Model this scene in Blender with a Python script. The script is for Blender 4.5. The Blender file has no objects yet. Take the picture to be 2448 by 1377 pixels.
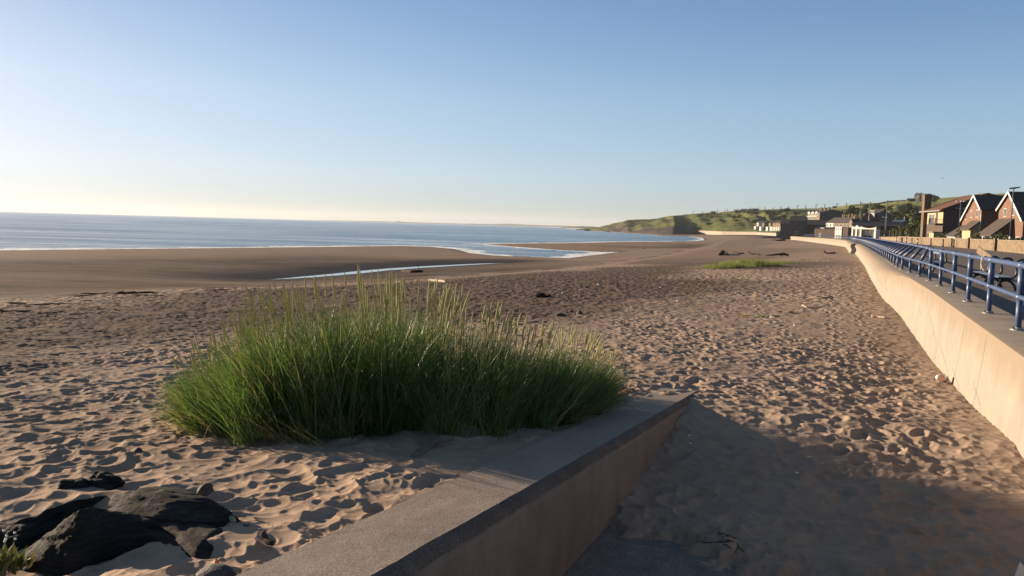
import bpy, math, random
import numpy as np
from mathutils import Vector, Matrix
R = math.radians
random.seed(7)
RNG = np.random.default_rng(11)
scene = bpy.context.scene
col = scene.collection

# ------------------------------------------------------------------ camera
FPX = 1900.0
rho, pit = R(1.575), R(4.51)
c_f = np.array([0, math.cos(pit), -math.sin(pit)])
_r0 = np.array([1., 0, 0]); _u0 = np.array([0, math.sin(pit), math.cos(pit)])
c_r = math.cos(rho) * _r0 + math.sin(rho) * _u0
c_u = -math.sin(rho) * _r0 + math.cos(rho) * _u0
EYE = np.array([0, 0, 1.5])
def ray(x, y): return c_f + c_r * (x - 1224) / FPX + c_u * (688.5 - y) / FPX
def P(x, y, z):
    d = ray(x, y); return EYE + d * (z - EYE[2]) / d[2]
def PD(x, y, dist):
    d = ray(x, y); return EYE + d * dist / d[1]
def hor(x): return 505 + .0275 * x
def ZP(x, y, dist): return PD(x, y, dist)[2]
cd = bpy.data.cameras.new('camera'); cam = bpy.data.objects.new('camera', cd); col.objects.link(cam)
cd.sensor_width = 36; cd.lens = FPX / 2448 * 36; cd.clip_start = .05; cd.clip_end = 40000
M = Matrix.Identity(4)
for i in range(3):
    M[i][0], M[i][1], M[i][2], M[i][3] = c_r[i], c_u[i], -c_f[i], EYE[i]
cam.matrix_world = M
scene.camera = cam
AZ = R(23)
U = np.array([math.sin(AZ), math.cos(AZ)]); V = np.array([math.cos(AZ), -math.sin(AZ)])
def SV(s, v): return U * s + V * v
ZSEA, ZPROM = -4.2, -.22

# ------------------------------------------------------------------ helpers
def tag(o, label=None, cat=None, group=None, kind=None):
    if label: o['label'] = label
    if cat: o['category'] = cat
    if group: o['group'] = group
    if kind: o['kind'] = kind
    return o
def empty(name, loc, rz=0, **k):
    o = bpy.data.objects.new(name, None); col.objects.link(o)
    o.location = [float(a) for a in loc]; o.rotation_euler = (0, 0, rz); o.empty_display_size = .2
    return tag(o, **k)
class MB:
    def __init__(s): s.v, s.f = [], []
    def add(s, vs, fs):
        b = len(s.v); s.v += [tuple(float(a) for a in q) for q in vs]; s.f += [tuple(b + i for i in f) for f in fs]; return s
    def box(s, x0, x1, y0, y1, z0, z1):
        return s.add([(x0,y0,z0),(x1,y0,z0),(x1,y1,z0),(x0,y1,z0),(x0,y0,z1),(x1,y0,z1),(x1,y1,z1),(x0,y1,z1)],
                     [(0,3,2,1),(4,5,6,7),(0,1,5,4),(1,2,6,5),(2,3,7,6),(3,0,4,7)])
    def tube(s, pts, r, n=8, cap=True):
        pts = [Vector(p) for p in pts]; m = len(pts)
        rr = r if hasattr(r, '__len__') else [r] * m
        vs, fs = [], []
        t0 = (pts[1] - pts[0]).normalized()
        a = Vector((0,0,1)) if abs(t0.z) < .9 else Vector((1,0,0))
        nx = t0.cross(a).normalized()
        for i in range(m):
            t = (pts[min(i+1,m-1)] - pts[max(i-1,0)]).normalized()
            nx = (nx - t * nx.dot(t)).normalized(); ny = t.cross(nx)
            for k in range(n):
                q = 2*math.pi*k/n; vs.append(pts[i] + (nx*math.cos(q) + ny*math.sin(q)) * rr[i])
        for i in range(m-1):
            for k in range(n):
                fs.append((i*n+k, i*n+(k+1)%n, (i+1)*n+(k+1)%n, (i+1)*n+k))
        if cap: fs += [tuple(range(n-1,-1,-1)), tuple((m-1)*n+k for k in range(n))]
        return s.add(vs, fs)
    def ball(s, c, rx, ry=None, rz=None, n=10, m=6):
        ry = ry or rx; rz = rz or rx; vs, fs = [], []
        vs.append((c[0],c[1],c[2]+rz))
        for i in range(1,m):
            p = math.pi*i/m
            for k in range(n):
                q = 2*math.pi*k/n; vs.append((c[0]+rx*math.sin(p)*math.cos(q), c[1]+ry*math.sin(p)*math.sin(q), c[2]+rz*math.cos(p)))
        vs.append((c[0],c[1],c[2]-rz)); L = len(vs)-1
        for k in range(n):
            fs.append((0,1+k,1+(k+1)%n)); fs.append((L,1+(m-2)*n+(k+1)%n,1+(m-2)*n+k))
            for i in range(m-2): fs.append((1+i*n+k,1+(i+1)*n+k,1+(i+1)*n+(k+1)%n,1+i*n+(k+1)%n))
        return s.add(vs, fs)
    def lathe(s, prof, n=14, c=(0,0)):
        vs, fs = [], []
        for r_, z in prof:
            for k in range(n):
                q = 2*math.pi*k/n; vs.append((c[0]+r_*math.cos(q), c[1]+r_*math.sin(q), z))
        m = len(prof)
        for i in range(m-1):
            for k in range(n): fs.append((i*n+k,i*n+(k+1)%n,(i+1)*n+(k+1)%n,(i+1)*n+k))
        fs += [tuple(range(n-1,-1,-1)), tuple((m-1)*n+k for k in range(n))]
        return s.add(vs, fs)
    def prism(s, poly, a0, a1, axis):
        # poly in (x,z) extruded along y (axis 'y'), or in (y,z) extruded along x (axis 'x')
        n = len(poly)
        if axis == 'y': vs = [(p[0],a0,p[1]) for p in poly] + [(p[0],a1,p[1]) for p in poly]
        elif axis == 'x': vs = [(a0,p[0],p[1]) for p in poly] + [(a1,p[0],p[1]) for p in poly]
        else: vs = [(p[0],p[1],a0) for p in poly] + [(p[0],p[1],a1) for p in poly]
        fs = [tuple(range(n)), tuple(range(2*n-1,n-1,-1))] + [(i,(i+1)%n+0,(i+1)%n+n,i+n)[::-1] for i in range(n)]
        return s.add(vs, fs)
    def build(s, name, mat, parent=None, smooth=False, fix=True, **k):
        me = bpy.data.meshes.new(name); me.from_pydata(s.v, [], s.f)
        if fix:
            import bmesh
            bm = bmesh.new(); bm.from_mesh(me); bmesh.ops.recalc_face_normals(bm, faces=bm.faces); bm.to_mesh(me); bm.free()
        if smooth: me.polygons.foreach_set('use_smooth', [True]*len(me.polygons))
        me.materials.append(mat)
        o = bpy.data.objects.new(name, me); col.objects.link(o)
        if parent: o.parent = parent
        return tag(o, **k)
def np_mesh(name, verts, faces, mat, smooth=True, attrs=None, parent=None, **k):
    me = bpy.data.meshes.new(name)
    verts = np.ascontiguousarray(verts, dtype=np.float32); faces = np.ascontiguousarray(faces, dtype=np.int32)
    me.vertices.add(len(verts)); me.vertices.foreach_set('co', verts.ravel())
    w = faces.shape[1]; me.loops.add(faces.size); me.loops.foreach_set('vertex_index', faces.ravel())
    me.polygons.add(len(faces)); me.polygons.foreach_set('loop_start', np.arange(0, faces.size, w, dtype=np.int32))
    if smooth: me.polygons.foreach_set('use_smooth', np.ones(len(faces), dtype=bool))
    me.update(calc_edges=True)
    for a, val in (attrs or {}).items():
        at = me.attributes.new(a, 'FLOAT', 'POINT'); at.data.foreach_set('value', np.ascontiguousarray(val, dtype=np.float32))
    me.materials.append(mat)
    o = bpy.data.objects.new(name, me); col.objects.link(o)
    if parent: o.parent = parent
    return tag(o, **k)
def grid_faces(nr, nc):
    i = np.arange((nr-1)*(nc-1)); r_, c_ = i//(nc-1), i%(nc-1); a = r_*nc+c_
    return np.stack([a, a+1, a+nc+1, a+nc], 1)
def copy_tree(o, parent=None):
    c = o.copy(); col.objects.link(c)
    if parent: c.parent = parent
    for ch in o.children: copy_tree(ch, c)
    return c

# ------------------------------------------------------------------ numeric noise
def hsh(ix, iy, seed):
    h = (ix.astype(np.int64)*374761393 + iy.astype(np.int64)*668265263 + seed*1274126177) & 0xffffffff
    h = ((h ^ (h >> 13)) * 1274126177) & 0xffffffff
    h = ((h ^ (h >> 16)) * 2246822519) & 0xffffffff
    return ((h ^ (h >> 15)) & 0xffffff) / float(0x1000000)
def vnoise(x, y, seed=0):
    ix, iy = np.floor(x), np.floor(y); fx, fy = x-ix, y-iy
    fx = fx*fx*fx*(fx*(fx*6-15)+10); fy = fy*fy*fy*(fy*(fy*6-15)+10)
    a, b = hsh(ix,iy,seed), hsh(ix+1,iy,seed); c, d = hsh(ix,iy+1,seed), hsh(ix+1,iy+1,seed)
    return (a+(b-a)*fx) + ((c+(d-c)*fx)-(a+(b-a)*fx))*fy - .5
def fbm(x, y, seed=0, o=4, g=.5):
    s, a = 0, 1.
    for i in range(o):
        s = s + a*vnoise(x, y, seed+i*17); x, y, a = x*2.03+3.1, y*2.03+1.7, a*g
    return s
def sstep(a, b, x):
    t = np.clip((x-a)/(b-a), 0, 1); return t*t*(3-2*t)
def pits(x, y, cell, rad, depth, seed, prob, rim=.3):
    gx, gy = np.floor(x/cell), np.floor(y/cell)
    H = np.zeros_like(x); RM = np.zeros_like(x)
    for di in (-1,0,1):
        for dj in (-1,0,1):
            cx, cy = gx+di, gy+dj
            on = hsh(cx,cy,seed) < prob
            px = (cx+hsh(cx,cy,seed+1))*cell; py = (cy+hsh(cx,cy,seed+2))*cell
            an = hsh(cx,cy,seed+3)*math.pi; rr = rad*(.6+.75*hsh(cx,cy,seed+4)); asp = 1+.7*hsh(cx,cy,seed+5)
            dx, dy = x-px, y-py; ca, sa = np.cos(an), np.sin(an)
            q = np.sqrt(((dx*ca+dy*sa)/(rr*asp))**2 + ((-dx*sa+dy*ca)/rr)**2)
            dp = depth*(.4+.9*hsh(cx,cy,seed+6))*on
            H = np.maximum(H, dp*np.clip(1-q**2.2, 0, 1))
            RM = np.maximum(RM, dp*rim*np.exp(-((q-1.12)/.24)**2))
    return RM*np.clip(1-H/(.35*depth), 0, 1) - H
def seg_dist(x, y, pts, closed=False):
    d = np.full(x.shape, 1e18); pts = np.asarray(pts); n = len(pts)
    for i in range(n if closed else n-1):
        a, b = pts[i], pts[(i+1)%n]; e = b-a; L = max(e@e, 1e-9)
        t = np.clip(((x-a[0])*e[0]+(y-a[1])*e[1])/L, 0, 1)
        d = np.minimum(d, (x-a[0]-t*e[0])**2 + (y-a[1]-t*e[1])**2)
    return np.sqrt(d)
def inside(x, y, pts):
    r_ = np.zeros(x.shape, bool); n = len(pts)
    for i in range(n):
        a, b = pts[i], pts[(i+1)%n]
        if a[1] == b[1]: continue
        c = ((a[1] > y) != (b[1] > y)) & (x < (b[0]-a[0])*(y-a[1])/(b[1]-a[1])+a[0]); r_ ^= c
    return r_
def sdist(x, y, pts):
    d = seg_dist(x, y, pts, True); return np.where(inside(x, y, pts), -d, d)

# ------------------------------------------------------------------ materials
def mat(name, base=(.5,.5,.5), rough=.8, metal=0., spec=.5):
    m = bpy.data.materials.new(name); m.use_nodes = True
    b = m.node_tree.nodes['Principled BSDF']
    b.inputs['Base Color'].default_value = (*base, 1); b.inputs['Roughness'].default_value = rough
    b.inputs['Metallic'].default_value = metal; b.inputs['Specular IOR Level'].default_value = spec
    return m
class NT:
    def __init__(s, m): s.t = m.node_tree; s.n = s.t.nodes; s.b = s.n['Principled BSDF']
    def new(s, ty, **k):
        q = s.n.new(ty)
        for a, v in k.items():
            if a.startswith('i_'):
                key = a[2:]; key = int(key) if key.isdigit() else key.replace('_', ' ')
                q.inputs[key].default_value = v
            else: setattr(q, a, v)
        return q
    def link(s, a, b): s.t.links.new(a, b)
    def coord(s, kind='Object', scale=(1,1,1)):
        c = s.new('ShaderNodeTexCoord'); mp = s.new('ShaderNodeMapping'); mp.inputs['Scale'].default_value = scale
        s.link(c.outputs[kind], mp.inputs[0]); return mp.outputs[0]
    def pos(s, scale=(1,1,1)):
        c = s.new('ShaderNodeNewGeometry'); mp = s.new('ShaderNodeMapping'); mp.inputs['Scale'].default_value = scale
        s.link(c.outputs['Position'], mp.inputs[0]); return mp.outputs[0]
    def noise(s, vec, scale, detail=4, rough=.55):
        q = s.new('ShaderNodeTexNoise'); q.inputs['Scale'].default_value = scale; q.inputs['Detail'].default_value = detail
        q.inputs['Roughness'].default_value = rough; s.link(vec, q.inputs['Vector']); return q.outputs['Fac']
    def ramp(s, fac, stops):
        q = s.new('ShaderNodeValToRGB'); e = q.color_ramp.elements
        while len(e) < len(stops): e.new(.5)
        for k, (p, c) in enumerate(stops):
            e[k].position = p; e[k].color = (*c, 1) if hasattr(c, '__len__') else (c, c, c, 1)
        s.link(fac, q.inputs[0]); return q.outputs[0]
    def mix(s, fac, a, b, blend='MIX'):
        q = s.new('ShaderNodeMix', data_type='RGBA', blend_type=blend)
        for sock, val in ((q.inputs[0], fac), (q.inputs[6], a), (q.inputs[7], b)):
            if hasattr(val, 'is_output'): s.link(val, sock)
            else: sock.default_value = (*val, 1) if hasattr(val, '__len__') else val
        return q.outputs[2]
    def math(s, op, a, b=0., clamp=False):
        q = s.new('ShaderNodeMath', operation=op, use_clamp=clamp)
        for k, val in ((0, a), (1, b)):
            if hasattr(val, 'is_output'): s.link(val, q.inputs[k])
            else: q.inputs[k].default_value = val
        return q.outputs[0]
    def attr(s, name):
        q = s.new('ShaderNodeAttribute'); q.attribute_name = name; return q.outputs['Fac']
    def bump(s, h, strength=.5, dist=.05, prev=None):
        q = s.new('ShaderNodeBump'); q.inputs['Strength'].default_value = strength; q.inputs['Distance'].default_value = dist
        s.link(h, q.inputs['Height'])
        if prev is not None: s.link(prev, q.inputs['Normal'])
        s.link(q.outputs[0], s.b.inputs['Normal']); return q.outputs[0]
    def color(s, c): s.link(c, s.b.inputs['Base Color'])
def noisy(name, stops, scale=3., rough=.85, bump=0., bscale=None, bdist=.02, kind='Object', detail=6, stretch=(1,1,1), metal=0., spec=.4):
    m = mat(name, rough=rough, metal=metal, spec=spec); t = NT(m)
    v = t.coord(kind, stretch); n = t.noise(v, scale, detail, .6)
    k = len(stops); t.color(t.ramp(n, [(.3+.4*i/max(k-1,1), c) for i, c in enumerate(stops)]))
    if bump: t.bump(t.noise(v, bscale or scale*4, 5, .6), bump, bdist)
    return m

# sand
m_sand = mat('sand', rough=1., spec=.04); t = NT(m_sand)
pv = t.pos()
wet, dark, far = t.attr('wet'), t.attr('dark'), t.attr('far')
n1 = t.noise(pv, .35, 5); n2 = t.noise(pv, 5., 5, .65); n3 = t.noise(pv, 220., 2, .7)
dry = t.ramp(n2, [(.3, (.30,.214,.158)), (.7, (.385,.283,.211))])
dry = t.mix(t.math('MULTIPLY', t.ramp(n1, [(.4, 0.), (.7, 1.)]), .35), dry, (.215,.15,.109))
speck = t.ramp(n3, [(.30, .55), (.42, 1.), (.66, 1.), (.74, 1.25)])
dry = t.mix(1., dry, speck, 'MULTIPLY')
damp = t.ramp(t.noise(pv, .9, 6, .7), [(.35, (.058,.043,.036)), (.65, (.125,.09,.07))])
c = t.mix(dark, dry, damp)
flat = t.ramp(t.noise(t.pos((.25,1,1)), .8, 5, .6), [(.35, (.225,.165,.122)), (.65, (.29,.215,.16))])
dks = t.math('MULTIPLY', t.ramp(t.noise(t.pos((.35,1,1)), .45, 8, .75), [(.36, .55), (.62, 1.)]), t.ramp(t.noise(t.pos((.6,1,1)), .055, 5, .6), [(.36, .55), (.56, 1.)]))
flat = t.mix(t.math('MULTIPLY', dks, t.attr('bar')), flat, (.058,.046,.039))
c = t.mix(t.math('MULTIPLY', wet, 1., True), c, flat)
soak = t.attr('soak'); c = t.mix(soak, c, (.035,.027,.024))
t.color(c)
rg = t.math('SUBTRACT', .95, t.math('MULTIPLY', soak, .45)); t.link(rg, t.b.inputs['Roughness'])
vo = t.new('ShaderNodeTexVoronoi'); vo.inputs['Scale'].default_value = 2.6; t.link(pv, vo.inputs['Vector'])
vn = t.noise(pv, 2.0, 4, .6)
hfar = t.math('MULTIPLY', t.math('ADD', t.math('MULTIPLY', vo.outputs['Distance'], .20), t.math('MULTIPLY', vn, .30)), far)
b1 = t.bump(hfar, 1., .55)
rip = t.noise(t.pos((1.2,3.5,1)), 1.6, 6, .65)
b2 = t.bump(t.math('MULTIPLY', rip, wet), 1., .16, b1)
t.bump(t.noise(pv, 60., 4, .65), .5, .006, b2)

# concrete
def concrete(name, lo, hi, scale=2., streak=0., pit=0., rough=.9, grain=0.):
    m = mat(name, rough=rough, spec=.25); t = NT(m); v = t.pos()
    c = t.ramp(t.noise(v, scale, 7, .65), [(.3, lo), (.7, hi)])
    if streak:
        s = t.noise(t.pos((2.2,2.2,.12)), 2.4, 4, .6); c = t.mix(streak, c, t.ramp(s, [(.35, .62), (.6, 1.1)]), 'MULTIPLY')
    g = t.noise(v, 90., 3, .7)
    if grain: c = t.mix(grain, c, t.ramp(g, [(.36, .35), (.5, 1.), (.66, 1.55)]), 'MULTIPLY')
    if pit:
        vv = t.new('ShaderNodeTexVoronoi'); vv.inputs['Scale'].default_value = 26.; t.link(t.pos((1,1,.6)), vv.inputs['Vector'])
        pm = t.math('MULTIPLY', t.ramp(vv.outputs['Distance'], [(.08, 1.), (.16, 0.)]), t.ramp(t.noise(v, 4., 2), [(.48, 0.), (.56, 1.)]))
        c = t.mix(t.math('MULTIPLY', pm, pit), c, (.03,.025,.022))
    t.color(c); b = t.bump(t.noise(v, 7., 6, .6), .35, .02); t.bump(g, .6, .006 if grain else .003, b)
    return m
m_seawall = concrete('sea_wall_concrete', (.225,.201,.166), (.285,.256,.213), 1.2, .07)
t = NT(m_seawall); old = t.b.inputs['Base Color'].links[0].from_socket; sz = t.new('ShaderNodeSeparateXYZ'); t.link(t.pos(), sz.inputs[0])
zn = t.math('ADD', sz.outputs[2], t.math('MULTIPLY', t.math('SUBTRACT', t.noise(t.pos((1,1,.4)), 1.3, 5, .65), .5), .9))
tan = t.ramp(t.math('ADD', zn, 1.), [(.40, 0.), (.85, .8)])
t.color(t.mix(tan, old, (.215,.165,.115)))
m_coping = concrete('coping_concrete', (.19,.155,.125), (.30,.25,.2), 1.6, 0, grain=.4)
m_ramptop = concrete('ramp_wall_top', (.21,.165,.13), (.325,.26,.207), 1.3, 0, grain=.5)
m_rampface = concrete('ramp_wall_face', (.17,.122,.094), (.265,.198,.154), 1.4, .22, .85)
m_slab = concrete('ramp_slab', (.15,.122,.102), (.24,.2,.17), 4., 0, .6, grain=1.)
m_farwall = concrete('far_wall', (.25,.215,.175), (.36,.31,.25), .3, .4)
m_joint = mat('joint_crack', (.10,.08,.062))  # dark tone of the movement joint and crack strips
m_arris = concrete('worn_arris', (.075,.056,.044), (.15,.112,.088), 3., 0, .6, grain=.8)
# asphalt
m_asph = mat('asphalt', rough=.9, spec=.3); t = NT(m_asph); v = t.pos()
c = t.ramp(t.noise(v, .5, 6, .65), [(.3, (.115,.085,.068)), (.7, (.165,.125,.10))])
c = t.mix(.5, c, t.ramp(t.noise(v, 70., 3, .7), [(.35, .6), (.65, 1.3)]), 'MULTIPLY'); t.color(c); t.bump(t.noise(v, 60., 3), .5, .006)
m_kerbside = mat('asphalt_side', (.03,.03,.035), .9)
# metals, paint
m_rail = mat('rail_paint', (.085,.13,.25), .34, 0., .5); t = NT(m_rail); v = t.pos()
c = t.ramp(t.noise(v, 9., 5, .65), [(.3, (.036,.06,.135)), (.6, (.052,.082,.165)), (.75, (.09,.12,.19))]); t.color(c)
t.link(t.ramp(t.noise(v, 14., 4), [(.3, .34), (.7, .56)]), t.b.inputs['Roughness']); t.bump(t.noise(v, 30., 3), .12, .004)
m_plate = noisy('galvanised', [(.28,.26,.25), (.42,.4,.38)], 8, .55, .1, metal=.4, kind='Object')
m_bolt = mat('bolt_iron', (.03,.03,.035), .6, .5)
m_iron = noisy('cast_iron', [(.012,.012,.014), (.035,.032,.032)], 12, .42, .1)
m_slat = noisy('bench_slat', [(.10,.14,.20), (.16,.205,.27)], 5, .5, .1, stretch=(1,1,8))
m_wood = noisy('driftwood', [(.10,.07,.05), (.24,.18,.13)], 6, .9, .5, 20, stretch=(1,6,6))
m_pale = noisy('pale_driftwood', [(.27,.2,.135), (.42,.33,.235)], 5, .85, .3, 14)
m_darkwood = noisy('dark_driftwood', [(.022,.016,.013), (.07,.05,.04)], 8, .95, .5, 20, spec=.1)
m_rope = noisy('rope', [(.35,.29,.2), (.55,.48,.36)], 30, .9, .4, 60)
m_blackp = mat('black_paint', (.018,.018,.02), .5); m_white = noisy('white_paint', [(.55,.535,.49), (.68,.665,.62)], 3, .6)
m_grey = noisy('lamp_grey', [(.16,.16,.165), (.24,.24,.245)], 5, .5, metal=.3)
m_lampglass = mat('lamp_glass', (.7,.72,.74), .2)
m_steel = noisy('mast_steel', [(.05,.055,.06), (.09,.095,.1)], 2, .6)
# rocks
m_rock = mat('basalt_rock', rough=.85, spec=.12); t = NT(m_rock); v = t.coord('Object')
c = t.ramp(t.noise(v, 5., 8, .65), [(.3, (.010,.0095,.0095)), (.55, (.02,.019,.0185)), (.75, (.038,.035,.033))])
st = t.new('ShaderNodeTexWave', bands_direction='Z'); st.inputs['Scale'].default_value = 9.; st.inputs['Distortion'].default_value = 7.; st.inputs['Detail'].default_value = 4
t.link(t.coord('Object', (.25,.5,1.)), st.inputs['Vector']); c = t.mix(.35, c, t.ramp(st.outputs['Fac'], [(.2, .55), (.8, 1.3)]), 'MULTIPLY')
geo = t.new('ShaderNodeNewGeometry'); sx = t.new('ShaderNodeSeparateXYZ'); t.link(geo.outputs['Normal'], sx.inputs[0])
dust = t.math('MULTIPLY', t.ramp(sx.outputs['Z'], [(.72, 0.), (.95, 1.)]), t.ramp(t.noise(v, 7., 6, .7), [(.42, 0.), (.62, 1.)]))
c = t.mix(t.math('MULTIPLY', dust, .14), c, (.2,.15,.11)); t.color(c)
b = t.bump(st.outputs['Fac'], .25, .02); t.bump(t.noise(v, 22., 6, .7), .7, .02, b)
m_stone = noisy('dark_stone', [(.025,.022,.022), (.08,.07,.065)], 9, .8, .5, 25)
m_brick = noisy('loose_brick', [(.30,.10,.045), (.42,.16,.075)], 8, .9, .4, 25)
# plants
def leafy(name, a, b, rough=.6, trans=.25, scale=6., straw=None):
    m = mat(name, rough=rough, spec=.3); t = NT(m)
    v = t.pos(); c = t.ramp(t.noise(v, scale, 4, .7), [(.3, a), (.7, b)])
    if straw:
        rn = t.attr('rnd'); c = t.mix(1., c, t.ramp(rn, [(0., .62), (.35, .88), (.7, 1.1), (.93, 1.45)]), 'MULTIPLY'); c = t.mix(t.ramp(rn, [(.935, 0.), (.945, .85)]), c, straw)
    t.color(c)
    tr = t.new('ShaderNodeBsdfTranslucent'); t.link(t.mix(1., c, (1.08,1.18,.72), 'MULTIPLY'), tr.inputs[0])
    mx = t.new('ShaderNodeMixShader'); mx.inputs[0].default_value = trans
    t.link(t.b.outputs[0], mx.inputs[1]); t.link(tr.outputs[0], mx.inputs[2])
    t.link(mx.outputs[0], t.n['Material Output'].inputs[0]); return m
m_blade = leafy('lyme_grass_blade', (.045,.088,.028), (.135,.185,.058), .42, .34, 4., (.36,.29,.14))
m_blade_dry = leafy('dry_grass_blade', (.26,.19,.08), (.42,.33,.16), .6, .3, 5.)
m_seed = leafy('seed_head', (.30,.275,.11), (.5,.46,.215), .7, .3, 20.)
m_far_grass = leafy('far_grass', (.12,.165,.04), (.25,.27,.085), .6, .3, 2.)
m_shrub = leafy('shrub_leaf', (.035,.055,.018), (.10,.12,.04), .6, .22, 1.2)
m_shrub2 = leafy('olive_leaf', (.06,.072,.022), (.15,.145,.05), .6, .22, 1.2)
m_tree = leafy('tree_leaf', (.014,.026,.011), (.042,.058,.022), .6, .15, .4)
m_bark = noisy('bark', [(.04,.03,.022), (.09,.07,.05)], 6, .95)
m_flower = mat('white_flower', (.75,.72,.66), .7)
# buildings
def brick(name, a, b, mortar, sc=1., rough=.9):
    m = mat(name, rough=rough, spec=.2); t = NT(m); v = t.coord('Object')
    # brick courses on any upright wall: u runs along x+y, v along z
    sp = t.new('ShaderNodeSeparateXYZ'); t.link(v, sp.inputs[0]); cb = t.new('ShaderNodeCombineXYZ')
    t.link(t.math('ADD', sp.outputs[0], sp.outputs[1]), cb.inputs[0]); t.link(sp.outputs[2], cb.inputs[1])
    q = t.new('ShaderNodeTexBrick'); q.inputs['Scale'].default_value = sc; q.inputs['Brick Width'].default_value = .45; q.inputs['Row Height'].default_value = .15
    q.inputs['Mortar Size'].default_value = .012; q.inputs['Color1'].default_value = (*a,1); q.inputs['Color2'].default_value = (*b,1); q.inputs['Mortar'].default_value = (*mortar,1)
    t.link(cb.outputs[0], q.inputs['Vector'])
    c = t.mix(.6, q.outputs['Color'], t.ramp(t.noise(v, .9, 6, .65), [(.3, .72), (.7, 1.25)]), 'MULTIPLY'); t.color(c)
    t.bump(q.outputs['Fac'], -.3, .01); return m
m_brickred = brick('red_brick', (.145,.08,.055), (.195,.11,.075), (.165,.125,.10))
m_brickdark = brick('dark_brick', (.075,.052,.044), (.105,.072,.06), (.09,.075,.066))
m_stonewall = brick('garden_stone', (.155,.115,.078), (.225,.17,.115), (.13,.10,.07), .55)
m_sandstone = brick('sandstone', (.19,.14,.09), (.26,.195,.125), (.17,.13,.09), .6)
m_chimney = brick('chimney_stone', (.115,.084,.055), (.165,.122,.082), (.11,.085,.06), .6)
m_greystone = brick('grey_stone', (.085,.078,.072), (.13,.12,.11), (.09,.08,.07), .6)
m_render = noisy('cream_render', [(.32,.25,.145), (.42,.34,.2)], 1.2, .9)
m_whiterender = noisy('white_render', [(.48,.46,.41), (.6,.58,.53)], .8, .85)
def tiles(name, a, b, sc=3.2, axis='X', strength=.8):
    m = mat(name, rough=.75, spec=.3); t = NT(m); v = t.coord('Object')
    w = t.new('ShaderNodeTexWave', bands_direction=axis, wave_profile='SIN'); w.inputs['Scale'].default_value = sc; w.inputs['Distortion'].default_value = .15
    t.link(v, w.inputs['Vector'])
    w2 = t.new('ShaderNodeTexWave', bands_direction='Z', wave_profile='SAW'); w2.inputs['Scale'].default_value = 1.2; t.link(v, w2.inputs['Vector'])
    c = t.ramp(t.noise(v, 1.5, 6, .65), [(.3, a), (.7, b)])
    c = t.mix(.55, c, t.ramp(w.outputs['Fac'], [(.1, .45), (.6, 1.25)]), 'MULTIPLY'); t.color(c)
    b_ = t.bump(w.outputs['Fac'], strength, .06); t.bump(w2.outputs['Fac'], .4, .03, b_); return m
m_tiledark = tiles('dark_pantile', (.042,.037,.036), (.08,.069,.064), 1.1, 'Y')
m_tiledarkx = tiles('dark_slate', (.038,.034,.04), (.075,.066,.07), 1.2, 'X', .3)
m_tilered = tiles('red_tile', (.105,.052,.034), (.175,.082,.05), 1.2, 'X', .4)
m_tilebrown = tiles('brown_tile', (.055,.041,.033), (.095,.072,.058), 1.2, 'X', .3)
m_slatepink = tiles('pinkish_slate', (.075,.062,.058), (.12,.10,.092), .9, 'X', .3)
m_glass = mat('window_glass', (.025,.03,.036), .08, 0., .9)
m_curtain = mat('net_curtain_glass', (.45,.45,.43), .25)
m_bluepanel = mat('blue_panel', (.03,.05,.11), .5)
m_parasol = noisy('parasol_cloth', [(.42,.17,.14), (.55,.24,.2)], 4, .9)
m_can = mat('tin_can', (.55,.53,.5), .35, .6); m_can2 = noisy('can_rust', [(.25,.12,.08), (.4,.22,.14)], 20, .7)
m_paper = mat('white_paper', (.72,.71,.68), .8); m_orange = mat('orange_scrap', (.6,.12,.04), .6)
m_kelp = noisy('kelp', [(.02,.013,.009), (.05,.033,.022)], 12, .95, .3, 30, spec=.05)
m_gull = mat('gull_feather', (.12,.12,.13), .8)

# hills
def hillmat(name, stops, dk, sc):
    m = mat(name, rough=.95, spec=.1); t = NT(m); v = t.pos()
    c = t.ramp(t.noise(v, sc, 8, .62), stops)
    c = t.mix(t.ramp(t.noise(v, sc*2.7, 6, .7), [(.47, 0.), (.62, .7)]), c, dk)
    rk = t.attr('rock'); c = t.mix(rk, c, t.ramp(t.noise(v, .12, 7, .7), [(.35, (.036,.032,.029)), (.65, (.11,.09,.075))]))
    t.color(c); t.bump(t.noise(v, .25, 7, .7), 1., 2.2); return m
m_hill = hillmat('hill_grass', [(.3, (.06,.078,.024)), (.5, (.11,.125,.038)), (.7, (.2,.18,.07))], (.04,.052,.02), .018)
m_field = hillmat('field_grass', [(.3, (.15,.165,.045)), (.5, (.21,.21,.07)), (.7, (.27,.245,.10))], (.13,.15,.04), .006)
m_lawn = noisy('lawn_grass', [(.09,.15,.03), (.14,.19,.05)], .3, .95, .3, 3., kind='Object')
m_coast = noisy('far_coast', [(.09,.10,.06), (.2,.18,.13)], .002, .95, kind='Object')

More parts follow.
